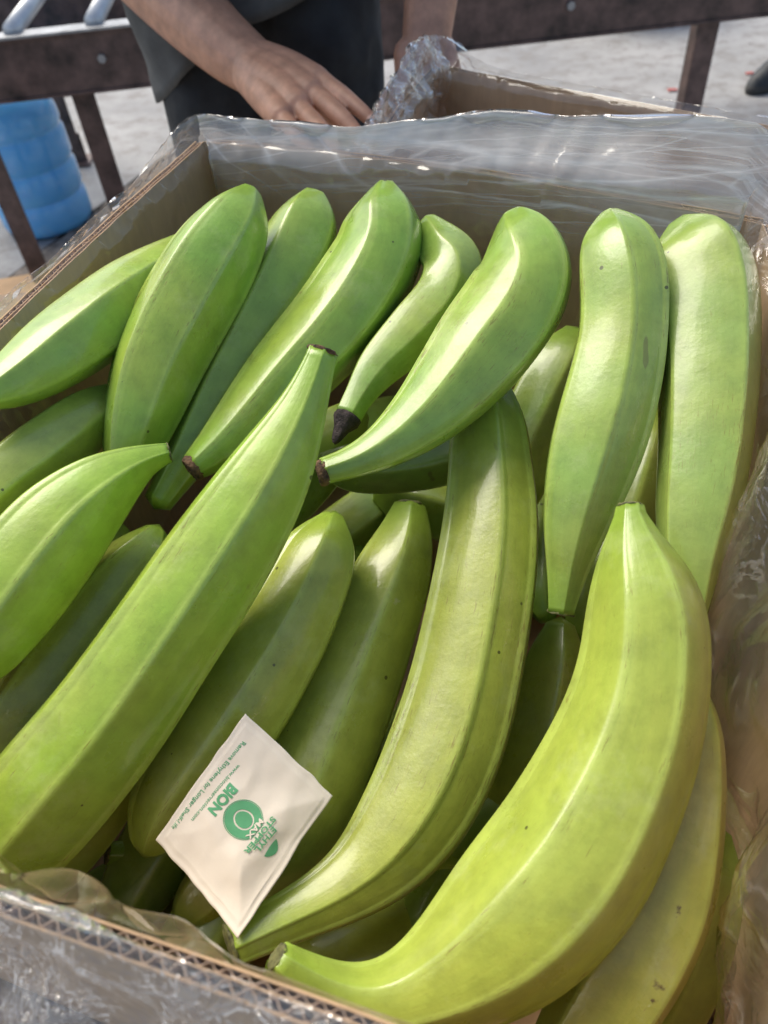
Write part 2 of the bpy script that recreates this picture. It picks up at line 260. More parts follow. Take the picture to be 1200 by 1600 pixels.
def banana_material(name, marks):
    t = NT(name); co = t.coord()
    info = t.node('ObjectInfo'); base = info.outputs['Color']
    rnd = info.outputs['Random']
    sh = t.node('VectorMath', {0: co, 1: (0, 0, 0)}, operation='ADD')
    cmb = t.node('CombineXYZ', {'X': t.math('MULTIPLY', rnd, 7.0), 'Y': t.math('MULTIPLY', rnd, 3.0), 'Z': rnd}); t.l.new(cmb.outputs[0], sh.inputs[1]); v = sh.outputs[0]
    along = t.node('Attribute', attribute_name='along').outputs['Fac']; rdg = t.node('Attribute', attribute_name='ridge').outputs['Fac']
    # a fruit-following space: angle round the fruit and length along it
    ang = t.node('Attribute', attribute_name='ang_c').outputs['Fac']; ang2 = t.node('Attribute', attribute_name='ang_s').outputs['Fac']
    fib = t.node('CombineXYZ', {'X': t.math('MULTIPLY', ang, 1.0), 'Y': t.math('MULTIPLY', ang2, 1.0), 'Z': t.math('ADD', t.math('MULTIPLY', along, .9), t.math('MULTIPLY', rnd, 9.0))}).outputs[0]
    streak = t.noise(9, 5, .6, fib)
    patch = t.noise(16, 3, .55, v)
    c = t.mix(t.ramp(patch, [(.34, 0.0), (.66, .55)]), base, (.42, .46, .07))          # yellower patches
    c = t.mix(t.ramp(streak, [(.35, 0.0), (.75, .16)]), c, (.17, .32, .025))              # darker lengthwise streaks
    c = t.mix(t.math('MULTIPLY', rdg, .42), c, (.55, .68, .16))                            # paler ridges
    ends = t.ramp(along, [(0.0, .75), (.16, 0.0), (.86, 0.0), (1.0, .6)])
    c = t.mix(ends, c, (.22, .38, .035))                                                    # the ends stay greener
    # pale bloom where the wax was rubbed
    rub = t.math('MULTIPLY', t.ramp(t.noise(28, 6, .7, v), [(.55, 0.0), (.70, 1.0)]), .30)
    c = t.mix(rub, c, (.50, .56, .24))
    mot = t.noise(75, 5, .65, v)
    c = t.mix(1.0, c, t.ramp(mot, [(.30, .80), (.55, 1.0), (.75, 1.10)]), 'MULTIPLY')
    # pin-head specks and short scratches
    vo = t.node('TexVoronoi', {'Vector': v, 'Scale': 62.0}); vd = vo.outputs['Distance']; vc = t.node('SeparateColor', {'Color': vo.outputs['Color']}).outputs[0]
    sp = t.math('MULTIPLY', t.math('LESS_THAN', vd, t.math('MULTIPLY', vc, .075)), t.math('GREATER_THAN', vc, .62))
    c = t.mix(t.math('MULTIPLY', sp, .8), c, (.05, .045, .015))
    scr = t.noise(70, 2, .5, t.node('Mapping', {'Vector': v, 'Scale': (1, .22, .6)}).outputs[0])
    c = t.mix(t.math('MULTIPLY', t.ramp(scr, [(.735, 0.0), (.76, 1.0)]), .55), c, (.16, .13, .04))
    # brown rub marks and latex stains strung along the ridges and in a few patches
    sc = t.noise(34, 5, .7, fib); where = t.math('ADD', t.math('MULTIPLY', rdg, .055), t.math('MULTIPLY', t.ramp(t.noise(11, 2, .5, v), [(.52, 0.0), (.66, 1.0)]), .05))
    stain = t.ramp(t.math('ADD', sc, where), [(.640, 0.0), (.69, 1.0)])
    c = t.mix(t.math('MULTIPLY', stain, .6), c, (.20, .135, .03))
    for (p, r, kind) in marks:
        d = t.node('VectorMath', {0: co, 1: p}, operation='DISTANCE').outputs['Value']
        warp = t.math('MULTIPLY', t.math('SUBTRACT', t.noise(.9/r, 4, .65, co), .42), r*3.0)
        m = t.ramp(t.math('DIVIDE', t.math('ADD', d, warp), r), [(.45, 1.0), (.9, 0.0)])
        colr = {'dark': (.015, .012, .006), 'brown': (.07, .035, .01), 'pale': (.52, .50, .26)}[kind]
        c = t.mix(t.math('MULTIPLY', m, .9 if kind != 'pale' else .6), c, colr)
    h = t.math('ADD', t.math('MULTIPLY', t.noise(420, 3, .6, v), .35), t.math('MULTIPLY', streak, .25))
    h = t.math('ADD', h, t.math('MULTIPLY', t.noise(90, 3, .5, v), .8))
    nrm = t.bump(h, .26, .0013)
    rough = t.math('ADD', t.ramp(t.noise(38, 4, .6, v), [(.3, .24), (.75, .42)]), t.math('MULTIPLY', rub, .5))
    return t.set(color=c, rough=rough, normal=nrm, spec=.5, coat=.38, coat_rough=.10)

def simple(name, col, rough=.6, var=.15, scale=30, bump=.0, bscale=120, metal=0.0, bd=.001, **k):
    t = NT(name); n = t.noise(scale, 4, .6)
    dark = tuple(c*(1-var*1.6) for c in col); lite = tuple(min(1, c*(1+var)) for c in col)
    t.set(color=t.ramp(n, [(.3, dark), (.7, lite)]), rough=rough, metal=metal, **k)
    if bump: t.set(normal=t.bump(t.noise(bscale, 4, .6), bump, bd))
    return t.m

def film_material(name, haze, gloss=1.0, facet=.12, fscale=28, rough=.05, streaks=0.0, bumps=.15, crumple=False):
    """thin clear film: lets most light straight through, mirrors a little on both faces, creases are milky"""
    t = NT(name); t.n.remove(t.b); co = t.coord()
    warp = t.node('TexNoise', {'Vector': co, 'Scale': 14.0, 'Detail': 2}).outputs['Color']
    wv = t.node('VectorMath', {0: co, 1: t.node('VectorMath', {0: warp, 'Scale': .05}, operation='SCALE').outputs[0]}, operation='ADD').outputs[0]
    vo = t.node('TexVoronoi', {'Vector': wv, 'Scale': fscale}); vo2 = t.node('TexVoronoi', {'Vector': wv, 'Scale': fscale*2.6})
    edge = t.node('TexVoronoi', {'Vector': wv, 'Scale': fscale}, feature='DISTANCE_TO_EDGE').outputs['Distance']
    cre = t.math('SUBTRACT', 1.0, t.math('MULTIPLY', edge, 14.0), True)
    if crumple:                                      # short broken crease lines instead of whole cells
        l1 = t.math('SUBTRACT', 1.0, t.math('MULTIPLY', t.math('ABSOLUTE', t.math('SUBTRACT', t.noise(fscale*.8, 3, .6, wv, 1.0), .5)), 16.0), True)
        l2 = t.math('SUBTRACT', 1.0, t.math('MULTIPLY', t.math('ABSOLUTE', t.math('SUBTRACT', t.noise(fscale*2.2, 3, .6, wv, 1.0), .5)), 13.0), True)
        cre = t.math('MULTIPLY', t.math('ADD', l1, t.math('MULTIPLY', l2, .6), True), t.ramp(t.noise(fscale*.9, 2, .5, co), [(.42, 0.0), (.60, 1.0)]))
    off = t.node('VectorMath', {0: vo.outputs['Color'], 1: (.5, .5, .5)}, operation='SUBTRACT').outputs[0]
    off2 = t.node('VectorMath', {0: vo2.outputs['Color'], 1: (.5, .5, .5)}, operation='SUBTRACT').outputs[0]
    off = t.node('VectorMath', {0: off, 1: t.node('VectorMath', {0: off2, 'Scale': .6}, operation='SCALE').outputs[0]}, operation='ADD').outputs[0]
    nb = t.bump(t.math('ADD', t.noise(fscale*1.2, 4, .6, wv), t.math('MULTIPLY', cre, .35)) if crumple else t.noise(fscale*2, 3, .5, co), bumps, .004 if crumple else .003)
    nn = t.node('VectorMath', {0: nb, 1: t.node('VectorMath', {0: off, 'Scale': facet}, operation='SCALE').outputs[0]}, operation='ADD').outputs[0]
    nrm = t.node('VectorMath', {0: nn}, operation='NORMALIZE').outputs[0]
    hz = t.math('ADD', haze*.6, t.math('MULTIPLY', t.math('POWER', cre, 3.0), haze*(1.6 if not streaks else .2)))
    if streaks:                                      # long tension lines that fan out along the stretched film
        u = t.node('Attribute', attribute_name='fu').outputs['Fac']; w = t.node('Attribute', attribute_name='fw').outputs['Fac']
        for (sl, fu, fw, th, k) in ((.10, 1.1, 30, .09, 1.0), (.17, .9, 62, .07, .8), (-.34, 2.2, 11, .022, .8), (.06, .8, 120, .10, .35)):
            p = t.node('CombineXYZ', {'X': t.math('MULTIPLY', u, fu), 'Y': t.math('MULTIPLY', t.math('ADD', w, t.math('MULTIPLY', u, sl)), fw), 'Z': sl*9}).outputs[0]
            n = t.math('ABSOLUTE', t.math('SUBTRACT', t.noise(1.0, 2, .55, p, .5), .5))
            line = t.math('SUBTRACT', 1.0, t.math('MULTIPLY', n, 1/(th*.35)), True)
            hz = t.math('ADD', hz, t.math('MULTIPLY', t.math('POWER', line, 1.5), streaks*k*.8))
        cloud = t.noise(1.0, 4, .6, t.node('CombineXYZ', {'X': t.math('MULTIPLY', u, 9), 'Y': t.math('MULTIPLY', w, 30)}).outputs[0])
        hz = t.math('ADD', hz, t.math('MULTIPLY', t.ramp(cloud, [(.36, 0.0), (.64, 1.0)]), streaks*.75), True)
        band = t.math('MULTIPLY', t.math('SUBTRACT', t.math('ADD', w, t.math('MULTIPLY', t.noise(1.0, 3, .6, t.node('CombineXYZ', {'X': t.math('MULTIPLY', u, 12)}).outputs[0]), .05)), .805), 1/.035, True)
        hz = t.math('ADD', .02, t.math('MULTIPLY', hz, band))
    inc = t.node('NewGeometry').outputs['Incoming']
    dot = t.math('ABSOLUTE', t.node('VectorMath', {0: inc, 1: nrm}, operation='DOT_PRODUCT').outputs['Value'])
    fr = t.math('MULTIPLY', t.math('ADD', .04, t.math('MULTIPLY', t.math('POWER', t.math('SUBTRACT', 1.0, dot, True), 5.0), .9)), 1.8*gloss, True)
    tr = t.node('BsdfTransparent', {'Color': (.975, .975, .97, 1)}).outputs[0]
    gl = t.node('BsdfGlossy', {'Color': (1, 1, 1, 1), 'Roughness': rough, 'Normal': nrm}).outputs[0]
    df = t.node('BsdfDiffuse', {'Color': (.85, .85, .83, 1), 'Normal': nrm}).outputs[0]
    tl = t.node('BsdfTranslucent', {'Color': (.85, .85, .83, 1), 'Normal': nrm}).outputs[0]
    milk = t.node('MixShader', {0: .5, 1: df, 2: tl}).outputs[0]
    a = t.node('MixShader', {0: hz, 1: tr, 2: milk}).outputs[0]
    b = t.node('MixShader', {0: fr, 1: a, 2: gl}).outputs[0]
    t.l.new(b, t.out.inputs[0]); return t.m

def card_material(name, col):
    t = NT(name); co = t.coord()
    n1 = t.noise(14, 4, .6, co); n2 = t.noise(160, 4, .7, t.node('Mapping', {'Vector': co, 'Scale': (1, 1, .18)}).outputs[0])
    c = t.mix(t.ramp(n1, [(.3, 0.0), (.75, .5)]), col, tuple(x*.72 for x in col))
    c = t.mix(t.ramp(n2, [(.4, 0.0), (.75, .35)]), c, tuple(min(1, x*1.4) for x in col))
    return t.set(color=c, rough=.8, spec=.25, normal=t.bump(n2, .12, .0006))

M_card = card_material('cardboard', (.58, .385, .22))
M_flute = card_material('cardboard edge', (.46, .33, .23))
M_film = film_material('clear plastic film', .022, .75, .05, 22)
M_film_side = film_material('creased plastic film', .10, .9, .06, 24, .05, 0.0, .30, True)
M_film_rear = film_material('stretched plastic film', .13, .9, .10, 18, .08, .60)
M_film_crumple = film_material('crumpled plastic film', .16, 1.3, .16, 44, .05, 0.0, .85, True)
M_cut = simple('cut stalk', (.15, .085, .045), .85, .6, 260, .8, 500, bd=.002)
M_blossom = simple('dried blossom end', (.045, .030, .028), .8, .5, 200, .8, 420, bd=.002)
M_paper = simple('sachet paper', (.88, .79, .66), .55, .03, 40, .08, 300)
M_print = simple('green print', (.12, .42, .20), .6, .06, 90)
M_steel = simple('rusty brown painted steel', (.115, .070, .058), .5, .45, 18, .25, 90)
M_steel2 = simple('grey galvanised steel', (.36, .37, .38), .4, .2, 25, metal=.6)
M_roller = simple('light roller tube', (.62, .64, .65), .35, .1, 20, metal=.3)
M_skin = simple('skin', (.53, .28, .175), .48, .16, 55, .35, 420, sss=.06)
M_hair = simple('hair', (.012, .010, .009), .5, .3, 60)
M_trouser = simple('black trousers', (.022, .026, .029), .85, .35, 20, .35, 900, bd=.0006)
M_shirt = simple('dark grey cloth', (.095, .10, .098), .9, .25, 16, .35, 900, bd=.0006)
M_shoe = simple('dark shoe', (.03, .035, .04), .6, .3, 50)
M_shoe2 = simple('shoe panel', (.35, .42, .60), .6, .2, 80)
M_sole = simple('shoe sole', (.05, .05, .048), .8, .2, 60)
M_wood = simple('table board', (.22, .15, .09), .7, .3, 12)
M_red = simple('red scrap', (.55, .07, .05), .6, .3, 90)
M_tub = simple('olive tub', (.34, .30, .16), .6, .2, 14)
M_white = simple('white bag', (.72, .74, .76), .5, .1, 20)

def floor_material():
    t = NT('concrete floor'); co = t.coord()
    a = t.noise(2.2, 6, .65, co); b = t.noise(14, 6, .7, co); c3 = t.noise(60, 4, .6, co)
    c = t.ramp(a, [(.30, (.25, .25, .25)), (.52, (.34, .338, .333)), (.72, (.42, .415, .41))])
    c = t.mix(t.ramp(b, [(.38, .75), (.52, 0.0)]), c, (.22, .205, .19))
    c = t.mix(t.ramp(b, [(.60, 0.0), (.72, .6)]), c, (.52, .51, .49))
    c = t.mix(t.ramp(c3, [(.62, 0.0), (.72, .45)]), c, (.13, .115, .10))
    vo = t.node('TexVoronoi', {'Vector': co, 'Scale': 9.0}); sp = t.math('LESS_THAN', vo.outputs['Distance'], .07)
    c = t.mix(t.math('MULTIPLY', sp, .7), c, (.10, .085, .075))
    return t.set(color=c, rough=.75, normal=t.bump(b, .5, .006))
M_floor = floor_material()
M_rough = simple('rough ground', (.25, .215, .18), .9, .4, 30, .9, 60, bd=.01)
def jug_material():
    t = NT('blue jug plastic'); n = t.noise(7, 4, .6)
    c = t.ramp(n, [(.3, (.10, .44, .88)), (.75, (.22, .58, .94))])
    c = t.mix(t.ramp(t.noise(22, 5, .7), [(.58, 0.0), (.75, .4)]), c, (.45, .65, .85))
    return t.set(color=c, rough=.14, spec=.6, sss=.3)
M_jug = jug_material()
M_cap = simple('blue cap', (.01, .06, .55), .4, .1)

# ------------------------------------------------------------------ ground
mb = MB(); mb.v = [(-30, 2.40, 0), (-.779, 2.40, 0), (-.655, 2.67, 0), (-.2, 3.4, 0), (-30, 40, 0), (30, 40, 0), (30, -30, 0), (-.2, -30, 0), (-.2, 2.2, 0)]
fl = MB(); fl.v = [(-40, -40, 0), (40, -40, 0), (40, 40, 0), (-40, 40, 0)]; fl.f = [(0, 1, 2, 3)]
fl.build('floor', M_floor, kind='structure')
# rough strip in front of the slab edge, with a dark gap between them
def joint_y(x): return 2.40+(x+.779)*2.17
nx = 60; sv = []; sf = []
for i in range(nx+1):
    x = -1.25+i*.012; yb = max(1.4, joint_y(x)-.012)
    for j in range(13):
        y = 1.35+(min(yb, 3.0)-1.35)*j/12; sv.append((x, y, .006+.009*(N3((x, y, 0), 22)+.4)+.006*N3((x, y, 0), 60)))
for i in range(nx):
    for j in range(12): a = i*13+j; sf.append((a, a+13, a+14, a+1))
mesh_obj('rough_ground', sv, sf, M_rough)['kind'] = 'structure'
gap = MB()
M_gap = simple('gap dirt', (.035, .03, .025), .95, .3)
gap.v = []
pts = [(-1.25+i*.02, joint_y(-1.25+i*.02)) for i in range(36)]
for x, y in pts: w = .012+.006*N3((x, y, 0), 9); gap.v += [(x-w, y+w*.5, .0045), (x+w, y-w*.5, .0045)]
gap.f = [(2*i, 2*i+1, 2*i+3, 2*i+2) for i in range(len(pts)-1)]
gap.build('slab_gap', M_gap, kind='structure')

# ------------------------------------------------------------------ cartons
RIM = .82
def lerp(a, b, t): return tuple(x+(y-x)*t for x, y in zip(a, b))
def wall_curve(A, B, bow, seed):
    """rim line from A to B bowed outwards; returns point(t) and outward normal"""
    d = Vector((B[0]-A[0], B[1]-A[1], 0)); L = d.length; d.normalize(); n = Vector((d.y, -d.x, 0))
    def f(t): return Vector((A[0], A[1], 0))+d*L*t+n*(bow*sin(pi*t)+.0012*sin(7*t+seed)*sin(pi*t))
    return f, n, L
def make_carton(name, quad, bows, rim, base, label, group):
    """quad: four inner rim corners going clockwise seen from above"""
    cx = sum(p[0] for p in quad)/4; cyy = sum(p[1] for p in quad)/4
    root = empty(name, (cx, cyy, base), label=label, cat='cardboard box', group=group)
    T = .0072; lv = (.0, .0026, T)           # inner liner, middle liner, outer liner
    for k in range(4):
        f, n, L = wall_curve(quad[k], quad[(k+1) % 4], bows[k], k*2.1)
        ns = 48; mb = MB()
        for off, th in ((0.0, .0007), (lv[1], .0005), (T-.0009, .0009)):
            n0 = len(mb.v)
            for i in range(ns+1):
                p = f(i/ns); jag = .0007*N3((p.x, p.y, off*50), 60)
                for o_, z in ((off, base), (off, rim+jag), (off+th, rim+jag), (off+th, base)):
                    q = p+n*o_; mb.v.append((q.x, q.y, z))
            for i in range(ns):
                for j in range(4):
                    a = n0+i*4+j; b = n0+i*4+(j+1) % 4; mb.f.append((a, b, b+4, a+4))
            mb.f += [(n0, n0+3, n0+2, n0+1), (n0+ns*4, n0+ns*4+1, n0+ns*4+2, n0+ns*4+3)]
        w = mb.build('wall', M_card, root, smooth=False)
        # fluted paper between the liners: two waves, the outer one coarser
        for (a0, a1, pitch) in ((.0007, lv[1], .0052), (lv[1]+.0005, T-.0009, .0066)):
            fm = MB(); m = int(L/pitch*10); mid = (a0+a1)/2; amp = (a1-a0)/2-.00018
            for i in range(m+1):
                t = i/m; s_ = t*L; p = f(t); jig = 1+.12*sin(s_*91+k)
                ph = 2*pi*s_/pitch+.8*sin(s_*37+k)
                sv_ = sin(ph); o_ = mid+min(amp, amp*jig)*(abs(sv_)**.75)*(1 if sv_ > 0 else -1)*.96; sl = cos(ph)*amp*2*pi/pitch
                d = Vector((-n.y, n.x, 0)); nn = (n-d*sl).normalized()*.00017
                q = p+n*o_
                z1 = rim-.0006+.0006*N3((p.x, p.y, a0*90), 90)
                for sgn, z in ((-1, z1-.03), (-1, z1), (1, z1), (1, z1-.03)):
                    r = q+nn*sgn; fm.v.append((r.x, r.y, z))
            for i in range(m):
                for j in range(3): a = i*4+j; fm.f.append((a, a+1, a+5, a+4))
            fm.build('fluting', M_flute, w, smooth=False)
    b = MB(); zb = base
    b.v = [(p[0], p[1], z) for z in (zb+.0005, zb+.008) for p in quad]
    b.f = [(0, 1, 2, 3), (7, 6, 5, 4)]+[(i, (i+1) % 4+0, (i+1) % 4+4, i+4) for i in range(4)]
    b.build('bottom', M_card, root)
    return root
# corners: rear left, rear right, front right, front left
BOX1 = [(-.110, .624), (.237, .417), (.118, -.012), (-.283, .150)]
def outward(q):   # make the order so that the normal points out of the box
    return q
BOX1 = BOX1[::-1]                       # front left, front right, rear right, rear left
BOW1 = [.001, .010, .0125, .005]
make_carton('cardboard_box', BOX1, BOW1, RIM, .552, 'near open cardboard carton lined with clear film and full of green bananas', None)
BOX2 = [(-.002, .597), (.364, .377), (.42, .545), (.0965, .836)]
BOW2 = [0.0, .003, -.006, .002]
make_carton('cardboard_box', BOX2, BOW2, .79, .552, 'rear cardboard carton behind the full one, plastic gathered on its left corner', None)

# table that carries both cartons
tb = empty('packing_table', (.05, .4, 0), label='wooden packing table under the two cardboard cartons', cat='table')
MB().obox((.05, .42, .535), (.62, 0, 0), (0, .50, 0), (0, 0, .015), .003).build('table_top', M_wood, tb)
for sx in (-.53, .63):
    for sy in (-.04, .86): MB().obox((sx, sy, .26), (.02, 0, 0), (0, .02, 0), (0, 0, .259), .003).build('leg', M_steel, tb)

# ------------------------------------------------------------------ plastic liners
rf = random.Random(5); FOLDS = []
for fq, am in ((14, .42), (19, .36), (31, .26), (43, .2), (60, .13), (85, .09)):
    d = Vector((rf.uniform(-1, 1), rf.uniform(-1, 1), rf.uniform(-1, 1))).normalized(); FOLDS.append((d.x, d.y, d.z, fq, am))
def liner(name, quad, bows, rim, zin, zout, lift, din, dout, crum, mats, label, N=900, seed=0.0, nin=52, nout=52):
    """a bag: goes up inside the walls, over the rim and down outside. lift/din/dout/crum are functions of (k, t)"""
    base = []
    for k in range(4):
        f, n, L = wall_curve(quad[k], quad[(k+1) % 4], bows[k], k*2.1)
        m = int(N*L/1.75)
        for i in range(m): base.append((k, i/m, f(i/m), n))
    M = len(base); S = 5
    pts = []; nrm = []
    for i in range(M):
        p = Vector((0, 0, 0)); q = Vector((0, 0, 0))
        for j in range(-S, S+1): p += base[(i+j) % M][2]; q += base[(i+j) % M][3]
        pts.append(p/(2*S+1)); nrm.append(q.normalized())
    V = []; row = nin+nout+1; fu = []; fw = []
    ls = [lift(b[0], b[1]) for b in base]; ls = [sum(ls[(i+j) % M] for j in range(-9, 10))/19 for i in range(M)]
    acc = 0.0
    for i in range(M):
        k, t = base[i][0], base[i][1]; p, n = pts[i], nrm[i]; top = rim+.0035+ls[i]
        acc += (pts[i]-pts[i-1]).length if i else 0
        for j in range(row):
            if j <= nin:                               # inside, from the bottom up; rows crowd towards the rim
                s = 1-(1-j/nin)**1.5; z = zin+(top-zin)*s; near = max(0.0, 1-(top-z)/.03)
                o = (-.004 if k else -.0018)-din(k, t, z)*(1-near**2); o = o*(1-near)+(.0036)*near if z > rim-.004 else o
                c = crum(k, t, z, 0)
            else:
                s = ((j-nin)/nout)**1.3; z = top-(top-zout)*s; near = max(0.0, 1-(top-z)/.03)
                o = .0105+dout(k, t, z)*(1-near)
                o = o*(1-near)+(.0042)*near if z > rim+.001 else o
                c = crum(k, t, z, 1)
            q = p+n*o; q.z = z; fu.append(acc); fw.append(z if j <= nin else 2*top-z)
            damp = 1.0 if abs(z-rim) > .006 or ls[i] > .006 else .35
            w = Vector((q.x+seed, q.y+seed, q.z))
            wp = w+Vector((N3(w, 9, 1), N3(w, 9, 2), N3(w, 9, 3)))*.035
            a = 0.0; b2 = 0.0
            for m, (dx, dy, dz, fq, am) in enumerate(FOLDS):       # flat facets between sharp folds
                ph = (wp.x*dx+wp.y*dy+wp.z*dz)*fq+m*.37; tri = abs((ph % 1.0)-.5)*4-1
                a += tri*am; b2 += tri*am*(-1 if m % 2 else 1)
            q = q+n*(a*c*damp)*(-1 if j <= nin else 1)
            q.z += b2*c*.6*damp*(.25+min(1, ls[i]/.02)*.4)
            lim = .0085
            if j <= nin and z < rim-.002:               # keep the film off the board
                e = (q-p).dot(n)
                if e > -.0015: q = q+n*(-.0015-e)
            elif j > nin and z < rim+.001:
                e = (q-p).dot(n)
                if e < lim: q = q+n*(lim-e)
            elif abs(z-rim) <= .006 and q.z < rim+.0022: q.z = rim+.0022
            V.append(tuple(q))
    Fc = []; mi = []
    for i in range(M):
        a0 = i*row; b0 = ((i+1) % M)*row; k = base[i][0]
        for j in range(row-1):
            Fc.append((a0+j, b0+j, b0+j+1, a0+j+1)); mi.append(mats[1][k](j >= nin))
    o = mesh_obj(name, V, Fc, None, None, True, {'fu': fu, 'fw': fw})
    for m in mats[0]: o.data.materials.append(m)
    o.data.polygons.foreach_set('material_index', mi)
    return tag(o, label, 'plastic bag')
# wall order: 0 front, 1 right, 2 rear, 3 left
def bump1(t, c, w): return exp(-((t-c)/w)**2)
def lift1(k, t):
    if k == 2: return .016+.034*(1-min(1, max(0, t-.10)/.58))**.8 + .005*bump1(t, .42, .05)   # rear: t=0 at the right corner
    if k == 3: return .0045+.013*bump1(t, 0, .12)+.0025*sin(t*17)**2
    if k == 0: return .0006+(.0030+.006*bump1(t, .43, .03)+.002*bump1(t, .51, .03))*max(0, min(1, (.60-t)/.06))
    return .006+.03*t**3
def din1(k, t, z):
    d = RIM-z
    if k == 1: return .015*max(0, sin(d*17))*(1+.6*sin(t*15+1)+.4*sin(t*37))+.010+.006*sin(t*23+d*30)
    if k == 2: return .006+.012*bump1(t, .15, .3)
    return .003 if k else .0006+(.008+.003*sin(t*61))*max(0, min(1, (.58-t)/.08))
def dout1(k, t, z):
    d = max(0, RIM-z)
    if k == 0: return .004+.30*d*d/.1+.022*min(1, d/.05)
    return .006+.03*min(1, d/.1)
def crum1(k, t, z, out):
    d = abs(RIM-z)
    if k == 0: return (.013*min(1, d/.025)+.0012) if out else .0012+.0016*max(0, min(1, (.58-t)/.06))
    if k == 1: return .0038 if not out else .006
    if k == 2: return .0028 if not out else .0035
    return .0018 if not out else .003
same = lambda a, b: (lambda out: b if out else a)
liner('plastic_liner', BOX1, BOW1, RIM, .60, .575, lift1, din1, dout1, crum1,
      ([M_film, M_film_rear, M_film_crumple, M_film_side], [same(0, 2), same(3, 3), same(1, 1), same(0, 3)]),
      'clear plastic liner folded over the rim of the banana carton')
def lift2(k, t):
    if k == 3: return .012+.022*bump1(t, .22, .45)
    if k == 2: return .004+.02*bump1(t, 1, .07)
    return .002
def crum2(k, t, z, out): return .009 if k == 3 or (k == 2 and t > .93) else .0025
liner('plastic_liner', BOX2, BOW2, .79, .60, .64, lift2, lambda k, t, z: .003 if k != 3 else .008, lambda k, t, z: .006 if k != 3 else .03*min(1, max(0, .8-z)/.08),
      crum2, ([M_film, M_film_rear, M_film_crumple], [same(0, 0), same(0, 0), same(0, 0), same(2, 2)]),
      'crumpled clear plastic liner bunched over the rear carton beside the hand', N=520, seed=4.2)

# ------------------------------------------------------------------ bananas
CAMV = Vector((0.0, 0.0, 1.05))
